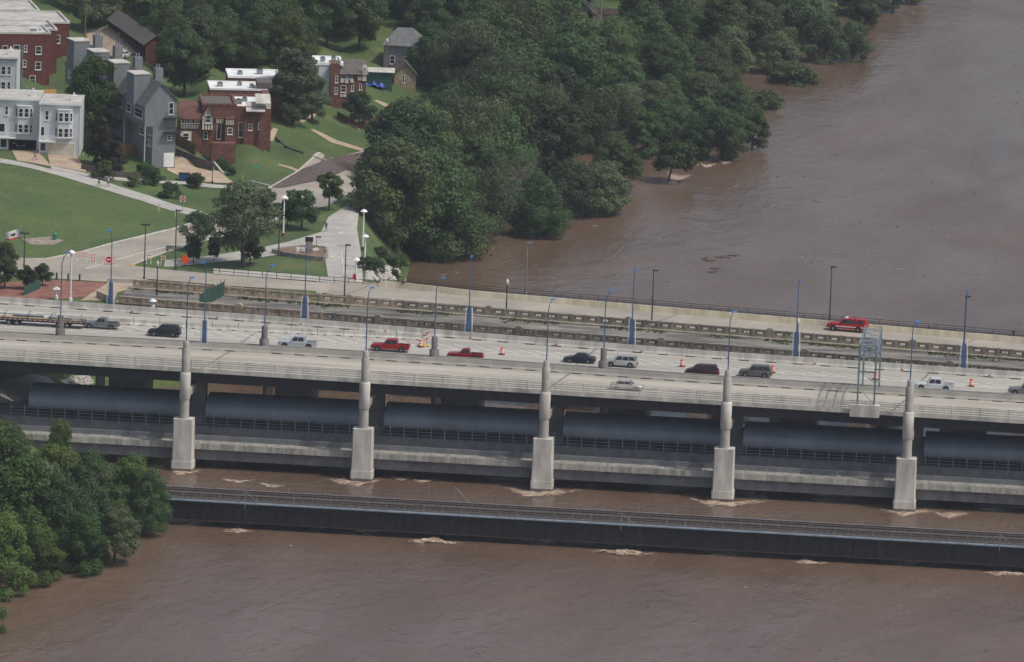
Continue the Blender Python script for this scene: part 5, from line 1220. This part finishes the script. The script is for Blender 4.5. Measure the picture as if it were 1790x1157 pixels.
x0, x1 = F.X(310), F.X(353); z = F.Z(330, 205); MB().hexa([(x0, -.7, z - .35), (x1, -.7, z - .35), (x1, 3, z + 1.5), (x0, 3, z + 1.5), (x0, -.7, z - .15), (x1, -.7, z - .15), (x1, 3, z + 1.7), (x0, 3, z + 1.7)]).build('roof', mat('red_brown_tiles', (.12, .05, .04), .8, var=.15), F.o)
MB().box(F.X(313), F.X(352), 3.02, 9, z, z + 1.6).build('wall', M_brick2, F.o)
timber_panel(F, 314, 347, 216, 226, -.02, 7); F.box('stucco_ground', 315, 334, 229, 246, -.05, -.003, M_stucco)
for w_ in ((315, 207, 322, 215.5), (324, 207, 331, 215.5), (333, 207, 340, 215.5), (342, 207, 347, 215.5), (319, 232, 330, 244)): F.win(*w_, -.06)
xa, xb, xm = F.X(351), F.X(372), F.X(362); ze, zp, zq = F.Z(361, 207), F.Z(361, 185), F.Z(361, 226)
MB().prism([(xa, -.5, zq), (xb, -.5, zq), (xb, -.5, ze), (xm, -.5, zp), (xa, -.5, ze)], (0, 3, 0)).build('front_gable', M_stucco, F.o)
for s, xx in ((-1, xa), (1, xb)): MB().hexa([Vector((xm, -.9, zp + .1)), Vector((xx + s * .3, -.9, ze - .2)), Vector((xx + s * .3, 3, ze - .2)), Vector((xm, 3, zp + .1)), Vector((xm, -.9, zp + .3)), Vector((xx + s * .3, -.9, ze)), Vector((xx + s * .3, 3, ze)), Vector((xm, 3, zp + .3))]).build('gable_roof', MATS['red_brown_tiles'], F.o)
for i in range(5): MB().box(xa + (xb - xa - .12) * i / 4, xa + (xb - xa - .12) * i / 4 + .12, -.56, -.502, zq, ze + (.8 if i in (1, 3) else (1.5 if i == 2 else -.1))).build('timber', M_timber, F.o)
F.win(357, 200, 367, 214, -.56); F.win(355, 230, 363, 244, .6); F.win(378, 212, 386, 244, .6, False); F.box('bay_wall', 392, 408, 205, None, -.6, .598, M_brick2); F.win(396, 222, 405, 234, -.6); timber_panel(F, 392, 408, 207, 219, -.602, 4); timber_panel(F, 376, 390, 207, 218, .598, 4)
F.box('terrace_wall', 368, 410, 246, None, -3, -.7, M_brick2)
F2 = Fac('brick_house', 'flat-roofed red brick house with pale awning roofs behind the half-timbered house', 'house', 412, 252, .1)
F2.box('wall', 410.5, 462, 190, None, 0, 14, M_brick2); F2.box('wall', 462.2, 474, 178, None, 3, 14, M_brick2); F2.roof_rim(410.5, 462, 190, 0, 14, M_brick2, M_whitef, .4)
for a0, b0, a1, b1 in ((428, 178, 461, 194), (444, 168, 470, 180)):
    x0, x1 = F2.X(a0), F2.X(a1); zz = F2.Z(445, b1); MB().hexa([(x0, -1.2, zz), (x1, -1.2, zz), (x1, 1.5, zz + 1.3), (x0, 1.5, zz + 1.3), (x0, -1.2, zz + .15), (x1, -1.2, zz + .15), (x1, 1.5, zz + 1.45), (x0, 1.5, zz + 1.45)]).build('awning_roof', M_membr, F2.o)
for w_ in ((433, 216, 440, 228), (450, 214, 457, 226), (416, 214, 424, 240)): F2.win(*w_, 0)
F2.box('buttress', 425, 430, 212, None, -.7, -.003, M_brick2); F2.box('buttress', 452.5, 457, 205, None, -.7, -.5, M_brick2); F2.box('timber_end', 463, 473, 182, 195, 2.9, 2.997, M_stucco)
F3 = Fac('brick_house', 'red brick house with broad white flat roof, middle of the lawn row', 'house', 372, 205, .1)
F3.box('wall', 366, 466, 158, None, 0, 9, M_brick2); F3.roof_rim(366, 466, 158, 0, 9, M_whitef, M_whitef, .35); MB().box(F3.X(448), F3.X(474), .0, 6, F3.Z(460, 158) + .36, F3.Z(460, 158) + 1.4).build('roof_dormer', M_shing, F3.o)
for w_ in ((380, 170, 388, 182), (410, 170, 418, 182), (438, 170, 446, 182)): F3.win(*w_, 0)
F4 = Fac('brick_house', 'red brick house with white flat roof half hidden by the tall loose tree', 'house', 400, 183, .1)
F4.box('wall', 398, 494, 137, None, 0, 9, M_brick2); F4.roof_rim(398, 494, 137, 0, 9, M_whitef, M_whitef, .4)
for w_ in ((410, 148, 418, 160), (440, 148, 448, 160), (470, 148, 478, 160)): F4.win(*w_, 0)
F5 = Fac('tudor_house', 'tall brick house with jagged white roof and brown shingled wing on the right lawn', 'house', 576, 184, .1)
F5.box('wall', 556, 576, 117, None, 1, 9, M_siding); F5.roof_rim(550, 598, 116, 1, 10, M_whitef, M_whitef, .5); F5.box('tower', 576.2, 592, 112, None, -.4, 5, M_brick2)
for i in range(4): F5.box('merlon', 577 + i * 4, 579.3 + i * 4, 109, 112.1, -.4, .3, M_brick2)
F5.box('wall', 592.2, 639, 128, None, .5, 9, M_brick2)
x0, x1 = F5.X(592), F5.X(640); za, zb_ = F5.Z(615, 130), F5.Z(615, 100); MB().add([(x0, 0, za), (x1 + .3, 0, za), (x1 - .2, 4.5, zb_ - 1.0), (x0 + .6, 4.5, zb_ - 1.0), (x0, 9.4, za), (x1 + .3, 9.4, za)], [(0, 1, 2, 3), (3, 2, 5, 4), (0, 3, 4), (1, 5, 2), (0, 4, 5, 1)]).build('roof', M_shing, F5.o)
for a0, b0, a1, b1 in ((594, 139, 600, 145), (602, 140, 608, 146), (611, 139, 617, 145), (624, 134, 631, 141), (594, 165, 599, 170), (600, 165, 605, 170), (556, 152, 574, 164)): F5.box('stucco_panel', a0, a1, b0, b1, .35 if a0 > 580 else .9, .496 if a0 > 580 else .996, M_stucco)
F5.box('stucco_bay', 632, 639, 114, 142, .2, .496, M_stucco)
for w_ in ((634, 118, 637.5, 130),): F5.win(*w_, .2)
for w_ in ((595, 131, 604, 138.5), (606, 131, 614, 138.5), (595, 150, 604, 162), (613, 150, 618, 160), (627, 147, 632, 158), (584, 132, 589, 144), (584, 152, 589, 164)): F5.win(*w_, .5 if w_[0] > 592 else -.4)
# fences and retaining walls
def plank_fence(label, a, b, h, m, w_=.3):
    a = G(*a); b = G(*b); d = b - a; n = max(2, int(d.xy.length / w_)); t = thing('plank_fence', label, 'fence', a); rz = math.atan2(d.y, d.x)
    me = MB().box(0, w_ * .92, -.02, .02, 0, h).mesh('plank', m)
    for i in range(n): q = d * i / n; link('plank', me, t, (q.x, q.y, q.z - .1 + (i % 3) * .02), rz)
    MB().hexa([Vector((0, .03, .3)), d + Vector((0, .03, .3)), d + Vector((0, .09, .3)), Vector((0, .09, .3)), Vector((0, .03, .42)), d + Vector((0, .03, .42)), d + Vector((0, .09, .42)), Vector((0, .09, .42))]).build('rail', m, t)
plank_fence('orange cedar plank fence in front of the grey townhouse', (212, 272), (269, 275), 2.2, M_wood)
plank_fence('orange plank fence behind the rowhouses', (64, 176), (98, 174), 2.0, M_wood)
plank_fence('brown plank fence between driveway and half-timbered house', (305, 250), (342, 272), 2.0, M_wood2)
def wall_line(label, pts, h, m, name='retaining_wall', t_=.3):
    t = thing(name, label, 'wall', G(*pts[0])); P_ = [G(*q) - t.location for q in pts]
    for a, b in zip(P_, P_[1:]):
        d = (b - a).normalized(); nn = Vector((-d.y, d.x, 0)).normalized() * t_ / 2; lo = Vector((0, 0, -.4)); hi = Vector((0, 0, h))
        MB().hexa([a - nn + lo, b - nn + lo, b + nn + lo, a + nn + lo, a - nn + hi, b - nn + hi, b + nn + hi, a + nn + hi]).build('wall_section', m, t)
M_dwall = mat('dark_block_wall', (.085, .075, .07), .95, var=.2, scale=1.2)
wall_line('dark grey retaining wall sloping down beside the tan driveway', [(302, 272), (345, 290), (372, 300)], 1.6, M_dwall)
wall_line('pale kerb wall edging the lower lawn at the driveway', [(366, 274), (392, 305)], .15, M_concl)
wall_line('dark low wall in front of the shrubs by the grey townhouse', [(142, 296), (200, 308), (252, 312), (290, 317)], .9, M_dwall)
wall_line('low brick garden wall below the round dark tree', [(590, 205), (625, 225), (655, 213)], 1.1, M_brick2)
wall_line('curved tan garden edge between two lawn terraces', [(590, 203), (612, 218), (628, 228)], .25, M_drive)
wall_line('thin concrete edge at the foot of the middle lawn', [(546, 273), (569, 281)], .25, M_concl)
wall_line('thin concrete edge at the foot of the lower lawn', [(438, 318), (471, 326)], .25, M_concl)
wall_line('dark terrace edge across the middle lawn', [(482, 240), (500, 257), (530, 268)], .2, M_dwall)
wall_line('concrete end wall of the old bridge beside the lamp base', [(170, 520), (196, 532)], 1.1, M_oldtan)
wall_line('low concrete wall along the road at the plaza', [(187, 494), (243, 496)], .7, M_conc)
F = None
vehicle('sedan', ('white', (.70, .72, .74)), 'white car parked by the long shed', G(216, 101), PSI + 1.2)
# power tower
p = G(1030, 58); t = thing('power_tower', 'lattice steel power tower rising out of the top of the picture', 'tower', p, PSI)
for sx in (-1, 1):
    for sy in (-1, 1): MB().tube((sx * 2.6, sy * 2.6, -2), (sx * .9, sy * .9, 26), .16, .12, n=6).build('leg', M_galv, t)
mb = MB()
for i in range(7):
    z0, z1 = i * 3.6, (i + 1) * 3.6; w0, w1 = 2.6 - z0 * .064, 2.6 - z1 * .064
    for sy in (-1, 1): mb.tube((-w0, sy * w0, z0), (w1, sy * w1, z1), .06, n=5); mb.tube((w0, sy * w0, z0), (-w1, sy * w1, z1), .06, n=5)
mb.build('bracing', M_galv, t)
MB().box(-6, 6, -.15, .15, 22, 22.4).build('cross_arm', M_galv, t)
for k in range(3):
    a = p + Vector((-5 + 5 * k, 0, 22)); b = P(1700, 40 - k * 12, 30); mb = MB(); pr = a
    for i in range(1, 15): u = i / 14; q = a.lerp(b, u) + Vector((0, 0, -10 * u * (1 - u))); mb.tube(pr, q, .035, n=4, caps=False); pr = q
    tag(mb.build('power_cable', M_galv), ['left-hand', 'middle', 'right-hand'][k] + ' power cable sagging from the tower over the trees', 'cable', 'power cables')
# floating driftwood
for k, (px, py, L_) in enumerate(((1240, 456, 2.4), (1262, 450, 2.8), (1283, 447, 2.2), (1250, 470, 2.0), (1245, 476, 1.8), (1232, 452, 1.4))):
    p = P(px, py); t = thing('driftwood', ['dark driftwood branch leftmost but one in the drift', 'longest driftwood log in the drift', 'driftwood log at the right end of the drift', 'driftwood branch nearest the bridge, upper one', 'driftwood branch nearest the bridge, lower one', 'small driftwood piece at the left end of the drift'][k], 'driftwood', (p.x, p.y, .05), .1 + k * .05, 'driftwood on the river')
    MB().tube((-L_ / 2, 0, 0), (L_ / 2, .2, .05), .09, .05, n=7).build('trunk', M_bark, t); MB().tube((0, 0, 0), (L_ * .3, .7, .25), .05, .03, n=5).build('branch', M_bark, t); MB().tube((-.3, 0, 0), (L_ * .1, -.8, .1), .06, .03, n=5).build('branch', M_bark, t)

def roof_units(F, spots):
    for px, py, y, w_ in spots:
        x = F.X(px); z = F.Z(px, py)
        u = MB().box(x - w_ / 2, x + w_ / 2, y - w_ / 2, y + w_ / 2, z + .05, z + .05 + w_ * .8).build('roof_unit', M_galv, F.o)
        MB().lathe([(w_ * .35, 0), (w_ * .35, .12)], 12, (x, y, z + .052 + w_ * .8)).build('fan', M_black, u)
roof_units(F2, ((418, 190, 5, 1.1), (430, 190, 8, .9))); roof_units(F3, ((385, 158, 4, 1.0), (420, 158, 5.5, .8), (440, 158, 3, .8))); roof_units(F4, ((420, 137, 4, .9), (455, 137, 5, 1.1))); roof_units(F5, ((565, 114, 5, .9), (585, 114, 6.5, .8)))
# ------------------------------------------------------------------ trees
def leafquads(vs, fs, c, n, s):
    n = n.normalized(); a = n.orthogonal().normalized(); th = random.uniform(0, 2 * PI); b = n.cross(a)
    u = a * math.cos(th) + b * math.sin(th); v = n.cross(u); o = len(vs)
    u = u * s; v = v * s * .55
    vs += [c - u, c + v, c + u, c - v]; fs.append((o, o + 1, o + 2, o + 3))
def tree_proto(kind, H, R, nb, nl, ls, seed, z0=.25, lean=(0, 0), squash=1.0):
    random.seed(seed); vs, fs = [], []; limbs = MB()
    blobs = []
    for i in range(int(nb * 1.45)):
        for _ in range(30):
            a = random.uniform(0, 2 * PI); t = random.random() ** .8; zz = z0 + (1 - z0) * t
            if kind == 'cone': rr = R * (1.08 - zz) * random.uniform(.2, 1)
            elif kind == 'column': rr = R * (1 - abs(zz - .5) ** 2 * 2.2) * random.uniform(0, .9)
            elif kind == 'skirt': rr = R * (1.0 - max(0, zz - .30) ** 2 * 1.55) * random.uniform(.15, 1) ** .6
            else: rr = R * math.sqrt(max(.05, 1 - ((zz - (z0 + .42 * (1 - z0))) / (.62 * (1 - z0))) ** 2)) * random.uniform(.1, 1) ** .6
            c = Vector((math.cos(a) * rr + lean[0] * zz * H, math.sin(a) * rr * squash + lean[1] * zz * H, zz * H * .94))
            br = R * random.uniform(.17, .40) * (.72 if kind in ('cone', 'column') else 1)
            if all((c - q).length > (br + r_) * .34 for q, r_ in blobs): break
        blobs.append((c, br))
    tot = sum(r_ * r_ for _, r_ in blobs)
    for c, r_ in blobs:
        for k in range(int(nl * 1.35 * r_ * r_ / tot)):
            d = Vector((random.gauss(0, 1), random.gauss(0, 1), random.gauss(0, 1))).normalized()
            if d.z < -.3 and random.random() < .5: d.z = -d.z
            rr = r_ * (1 + .35 * mnoise.noise(d * 2.2 + c)) * random.uniform(.72, 1.10)
            if random.random() < .10: rr *= random.uniform(1.05, 1.5)
            p = c + Vector((d.x * rr, d.y * rr, d.z * rr * .8))
            if p.z < .25: continue
            n = d * .95 + Vector((random.gauss(0, .38), random.gauss(0, .38), random.gauss(.2, .38)))
            if kind == 'willow': p.z -= random.random() ** 2 * r_ * .8; n.z *= .2
            leafquads(vs, fs, p, n, ls * .86 * random.uniform(.55, 1.4))
    th = H * (z0 + .18); L0 = Vector((lean[0] * th, lean[1] * th, th)); r0 = .028 * H if kind != 'shrub' else .02 * H
    limbs.tube((0, 0, -1.5), L0 * .5, r0, r0 * .8, n=9); limbs.tube(L0 * .5, L0, r0 * .8, r0 * .6, n=9)
    for c, r_ in sorted(blobs, key=lambda b: -b[1])[:9]:
        m = L0.lerp(c, .5) + Vector((0, 0, -.04 * H)); limbs.tube(L0 * random.uniform(.75, 1), m, r0 * .38, r0 * .26, n=6); limbs.tube(m, c, r0 * .26, r0 * .08, n=6)
    me = bpy.data.meshes.new('crown'); me.from_pydata(vs, [], fs)
    return me, limbs.mesh('trunk', M_bark)
PROTO = {}
def proto(key, m, *a, **k):
    me, tr_ = tree_proto(*a, **k); me.materials.append(m); PROTO[key] = (me, tr_, a[1])
proto('a', M_leaf, 'round', 18, 6.6, 34, 15000, .33, 11, z0=.18)
proto('b', M_leaf, 'round', 18, 5.6, 30, 14000, .33, 12, z0=.22)
proto('c', M_leafw, 'willow', 17, 6.8, 36, 16000, .30, 13, z0=.14)
proto('d', M_leafw, 'skirt', 15, 6.0, 34, 15000, .30, 14, z0=.06)
proto('e', M_leafd, 'round', 17, 6.4, 30, 14000, .34, 15, z0=.2)
proto('f', M_leafb, 'skirt', 13, 5.2, 34, 17000, .24, 16, z0=.05)
proto('g', M_leaf, 'skirt', 16, 6.2, 40, 20000, .26, 17, z0=.05)
proto('r', M_leafb, 'round', 8, 2.6, 20, 6000, .22, 18, z0=.34)
proto('o', M_leafd, 'round', 8, 3.2, 22, 6500, .22, 19, z0=.22)
proto('k', M_leafr, 'cone', 10, 4.0, 36, 9000, .26, 20, z0=.08)
proto('l', M_leafw, 'column', 16, 5.6, 40, 12000, .28, 21, z0=.10)
proto('s', M_leaf, 'skirt', 3, 2.0, 16, 3500, .17, 22, z0=.1)
proto('t', M_leaf, 'round', 7.5, 3.4, 22, 5000, .24, 23, z0=.42, lean=(.28, 0))
proto('p', M_leafw, 'round', 13, 4.6, 34, 11000, .24, 24, z0=.28)
proto('y', M_leafb, 'round', 14, 4.0, 32, 11000, .27, 25, z0=.2)
me_, tr__ = tree_proto('round', 12, 4.6, 26, 1500, .2, 31, z0=.2)
br_ = MB(); random.seed(32)
for i in range(60):
    a_ = random.uniform(0, 2 * PI); z_ = random.uniform(3, 8); r_ = random.uniform(2.2, 5); q_ = Vector((math.cos(a_) * r_, math.sin(a_) * r_, z_ + random.uniform(1, 4.5))); m_ = Vector((q_.x * .4, q_.y * .4, z_ + .6))
    br_.tube((0, 0, z_ * .8), m_, .10, .06, n=5); br_.tube(m_, q_, .06, .02, n=5)
    for k in range(3): br_.tube(m_.lerp(q_, .5 + .15 * k), q_ + Vector((random.gauss(0, .8), random.gauss(0, .8), random.gauss(.2, .6))), .03, .012, n=4)
br_.tube((0, 0, -1), (0, 0, 9), .3, .1, n=8)
me_.materials.append(M_leafw); PROTO['x'] = (me_, br_.mesh('trunk', mat('grey_dead_wood', (.20, .18, .16), .9)), 12)
NAME = {'x': 'bare_tree', 'a': 'broad_tree', 'b': 'broad_tree', 'c': 'willow_tree', 'd': 'willow_tree', 'e': 'broad_tree', 'f': 'bushy_tree', 'g': 'bushy_tree', 'r': 'young_tree', 'o': 'ornamental_tree', 'k': 'conifer_tree', 'l': 'cypress_tree', 's': 'shrub', 't': 'leaning_tree', 'p': 'elm_tree', 'y': 'maple_tree'}
random.seed(99)
def tree(key, loc, H, label, group=None, wid=1.0, rz=None):
    cr, tr_, h0 = PROTO[key]; s = H / h0
    t = thing(NAME[key], label, 'shrub' if key == 's' else 'tree', loc, random.uniform(0, 6.28) if rz is None else rz, group); t.scale = (s * wid, s * wid, s)
    link('trunk', tr_, t); link('crown', cr, t); return t
def tpx(key, px, py, H, label, group=None, wid=1.0, rz=None):
    return tree(key, G(px, py), H, label, group, wid, rz)
# park and town trees
tpx('p', 424, 467, 13.8, 'large loose-crowned elm leaning over the park corner', rz=.3)
tpx('o', 437, 462, 4.8, 'small dark tree beside the elm trunk')
tpx('o', 338, 460, 4.4, 'small dark round tree right of the orange sign', wid=.8)
tpx('o', 374, 456, 3.9, 'thin small tree between orange sign and elm', wid=.7)
tpx('p', 345, 438, 6.5, 'pale small-leaved tree left of the big elm', wid=1.1)
tpx('r', 575, 368, 6.4, 'bright green young tree beside the trail bend')
tpx('o', 527, 401, 6.6, 'spreading dark tree on the lawn between road and trail', wid=1.1)
tpx('o', 462, 392, 6.0, 'dark tree right behind the big elm')
tpx('o', 502, 396, 4.5, 'low dark tree left of the spreading lawn tree')
tpx('y', 163, 255, 16.0, 'tall yellow-green maple in front of the grey townhouses', wid=.98)
tpx('k', 178, 292, 9.0, 'brownish conifer below the tall maple')
tpx('k', 205, 298, 5.2, 'smaller brown-green conifer right of the larger one')
tpx('e', 322, 168, 11.5, 'big dark round oak behind the half-timbered house', wid=1.1)
tpx('y', 290, 120, 8.0, 'yellow-topped tree rising above the dark oak', wid=.8)
tpx('l', 512, 218, 14.5, 'tall loose feathery tree between the brick houses')
tpx('l', 545, 214, 9.5, 'shorter feathery tree right of the taller one')
tpx('o', 627, 222, 6.6, 'round dark tree above the brick garden wall')
tpx('a', 757, 152, 11.0, 'full green tree in front of the grey hipped house')
tree('x', P(872, 392, 0.0), 11.5, 'half-bare grey tree between the big clump and the rounded flooded tree', 'riverside wood', 1.2)
tree('x', P(905, 360, 0.0), 10, 'second grey half-bare tree behind the rounded flooded tree', 'riverside wood', 1.1)
tpx('s', 715, 143, 3.2, 'dark round bush beside the stone cottage', wid=1.3)
for k, (px, py, h) in enumerate(((233, 326, 2.0), (180, 312, 3.0), (266, 322, 3.0), (341, 328, 2.4), (297, 346, 2.6), (250, 306, 2.2))):
    tpx('s', px, py, h, ['small shrub on the verge below the conifers', 'upright shrub behind the pair of walkers', 'shrub right of the low dark wall', 'round shrub beside the blue dumpster', 'clipped shrub on the dry verge above the path', 'low shrub below the cedar fence'][k], 'verge shrubs')
for k, (px, py, h) in enumerate(((385, 290, 1.5), (395, 298, 1.5), (404, 306, 1.5), (376, 280, 1.4))):
    tpx('s', px, py, h, '%s clump of the dark hedge along the lower lawn' % ('third', 'second', 'first', 'last')[k].replace('first', 'nearest').replace('last', 'uppermost'), 'hedge beside the lawn')
for k, (px, py, h, key) in enumerate(((8, 505, 5.0, 'o'), (46, 506, 3.8, 'o'), (74, 500, 3.6, 'o'), (0, 490, 6.0, 'o'))):
    tpx(key, px, py, h, ['dark plaza tree second from the left edge', 'dark round plaza tree in the middle of its row', 'rightmost dark round tree on the plaza', 'dark plaza tree cut by the left edge'][k], 'plaza trees')
for k, (px, py, h) in enumerate(((655, 480, 2.6), (685, 470, 2.4), (700, 468, 2.2), (665, 452, 2.0), (690, 488, 1.6), (640, 470, 2.0))):
    tpx('s', px, py, h, ['shrub at the top of the riprap', 'shrub above the riprap near the water', 'rightmost shrub on the grassy bank', 'shrub high on the grassy bank', 'low shrub right behind the boulevard barrier', 'shrub right of the nearer white lamp'][k], 'bank shrubs')
# near bank trees at lower left
for k, (key, px, py, H, wd_) in enumerate((('f', 30, 985, 15, 1), ('f', 95, 905, 10.5, 1), ('g', 160, 930, 11, 1), ('f', 225, 925, 10.5, .9), ('g', 262, 935, 9, .8), ('d', 60, 960, 12.5, 1), ('g', 110, 985, 12, 1.0), ('f', 150, 1000, 8, 1.0), ('d', 200, 985, 8.5, .9), ('f', 0, 1040, 11, .9), ('f', 70, 1020, 8, 1), ('f', -25, 930, 15, 1), ('f', 105, 850, 9.5, .6), ('g', 20, 880, 11, .9), ('f', -18, 1108, 6.5, .7))):
    tree(key, max((P(px, py, 0), G(px, py)), key=lambda v: v.z), H, ['bushy tree at the left edge, second from the bottom', 'bright leafy tree topping the near bank clump', 'dark bushy tree in the middle of the near bank clump', 'tree on the upper right side of the near bank clump', 'tree at the right end of the near bank clump by the railway bridge', 'shaded willow inside the near bank clump', 'shaded bushy tree at the heart of the near bank clump', 'low bush at the water under the near bank clump', 'silvery low willow at the water in the near bank clump', 'tree hanging over the water at the left edge of the near bank', 'bush at the lower left of the near bank clump', 'tall tree rising at the left edge below the walkway', 'slim sapling rising in front of the lower deck', 'tree behind the left edge of the near bank clump', 'leafy tip poking in at the bottom left corner'][k], 'near bank trees', wd_)
# riverside wood: waterline trees first
front = (('a', 690, 440, 19, 'broad tree at the bend of the trail, left end of the riverside wood'), ('a', 735, 452, 20, 'broad tree overhanging the bank beside the riprap'), ('g', 780, 448, 17, 'bushy tree over the water, first from the boulevard bridge'), ('e', 697, 385, 16, 'dark tree leaning over the trail'), ('c', 825, 425, 15, 'leafy tree behind the first waterside tree'),
         ('g', 940, 413, 12, 'dense rounded tree standing alone in the water'), ('d', 1003, 377, 11.5, 'willow with trunk in the water right of the rounded tree'), ('d', 1050, 374, 11, 'willow right of the flooded willow trunk'), ('t', 1164, 318, 8.2, 'small leaning tree standing in the flood water'), ('b', 1130, 276, 10, 'tree behind the small leaning tree'), ('a', 1160, 268, 11, 'tree farther back above the small leaning tree'), ('b', 1228, 262, 11, 'tree in the middle of the jutting clump'), ('a', 1282, 236, 11, 'tree at the back of the jutting clump'), ('a', 1075, 335, 11, 'tree between the flooded willows and the small leaning tree'),
         ('a', 1222, 278, 9, 'leafy tree right of the small leaning tree'), ('a', 1262, 280, 11, 'shoreline tree jutting over the water, left of the tip'), ('b', 1315, 262, 9, 'shoreline tree at the tip of the jutting clump'), ('s', 1331, 190, 4.4, 'round bush standing in the water above the jutting clump'), ('s', 1384, 145, 4.8, 'low bush at the waterline below the far point'),
         ('d', 1440, 108, 11.5, 'large willow on the far wooded point'), ('d', 1490, 106, 9.5, 'willow at the tip of the far wooded point'), ('b', 1512, 60, 10, 'tree behind the far wooded point'), ('b', 1560, 22, 9, 'far shoreline tree at the top edge'), ('b', 1600, 8, 8, 'farthest shoreline tree at the top edge'), ('d', 890, 385, 9, 'grey-green willow between the big clump and the rounded tree'))
for key, px, py, H, l in front:
    q = P(px, py, 0.0) if T(*P(px, py, 0.0).xy) < .3 else G(px, py); tree(key, (q.x, q.y, max(T(q.x, q.y), -1.0)), H, l, 'riverside wood', rz=0 if key == 't' else None, wid=1.5 if px in (1331, 1384) else 1.0)
XL = lin([(170, -48), (200, -50), (235, -53), (290, -51), (335, -52), (370, -60), (400, -100), (440, -128), (520, -165), (640, -200)])
XR = lin([(170, -40), (205, -43), (237, -37), (262, -31), (290, -24), (334, -6), (412, -2), (451, 9), (523, 14), (620, 32)])
def nearpx(x, y, lst, d):
    return any((x - a) ** 2 + ((y - b) * .6) ** 2 < d * d for a, b in lst)

XL2 = lambda y: max(XL(y), -63.0)
BX = lin([(0, 725), (150, 714), (200, 700), (230, 670), (270, 645), (330, 620), (460, 616)])
y = 182.0; row = 0
while y < 640:
    x = XL2(y) + random.uniform(2, 6); xs_ = []
    while x < XR(y) + 1:
        jx, jy = x + random.uniform(-2, 2), y + random.uniform(-4, 4)
        H = random.uniform(13, 18.5) * (1.0 if jy < 330 else .92); key = random.choice('aabcceg')
        if jx > XR(jy) - 8 and jy > 300: key = random.choice('dgdc'); H *= .8
        z = max(T(jx, jy), -1.0); sx, sy, k_ = proj((jx, jy, z))
        lim = BX(sy - .5 * H * k_) + 6.2 * k_ * H / 18
        if sx < lim and jy < 420: jx += (lim - sx) / k_; z = max(T(jx, jy), -1.0); sx, sy, k_ = proj((jx, jy, z)); x = max(x, jx)
        if not (sx - 50 < 722 and 150 < sy < 300 and jx < -44) and not (sx - 45 < 725 and 100 < sy <= 150) and sy > -110 and not (1000 < sx < 1110 and 38 < sy < 125 and random.random() < .8):
            xs_.append((key, (jx, jy, z), H))
        x += random.uniform(8.0, 10.5)
    if xs_:
        for i, (key, loc, H) in enumerate(xs_):
            tree(key, loc, H, '%s crown from left in the %s row of riverside wood from the bridge' % (ORD[min(i, 19)], (ORD + ['twenty-' + o for o in ORD])[row]), 'riverside wood', random.uniform(.9, 1.1))
        row += 1
    y += 12.5 if y < 400 else 16
rows = ((126, [(322, 396), (505, 548)]), (112, [(296, 545)]), (98, [(292, 560)]), (86, [(285, 632), (745, 800)]), (60, [(288, 655), (740, 830)]), (38, [(286, 660), (720, 860)]), (46, [(158, 172)]), (18, [(150, 172), (228, 600), (650, 900)]), (-8, [(150, 232), (262, 610), (640, 950)]), (-34, [(60, 980)]), (-64, [(-20, 1000)]))
for r_, (by, spans) in enumerate(rows):
    n = 0
    for a, b in spans:
        x = a
        while x <= b:
            q = G(x + random.uniform(-8, 8), by + random.uniform(-5, 5)); n += 1
            tree(random.choice('gfgegd' if by > 30 else 'aabeebge'), q, random.uniform(10.5, 14.5) * (.9 if by > 100 else 1), '%s tree from the left in the %s row of canopy behind the houses' % (ORD[min(n - 1, 19)], ORD[r_]), 'town canopy trees', random.uniform(.85, 1.05))
            x += random.uniform(48, 66)
# ------------------------------------------------------------------ air
hm = bpy.data.materials.new('haze'); hm.use_nodes = True; n_ = hm.node_tree.nodes; n_.remove(n_['Principled BSDF'])
pv = n_.new('ShaderNodeVolumePrincipled'); pv.inputs['Color'].default_value = (.80, .88, 1, 1); pv.inputs['Density'].default_value = 6.2e-5; pv.inputs['Anisotropy'].default_value = .2
hm.node_tree.links.new(pv.outputs[0], n_['Material Output'].inputs['Volume'])
tag(MB().box(-3100, 4100, -3100, 6100, -8, 215).build('haze', hm), 'thin bluish air over the river', 'haze', None, 'stuff')
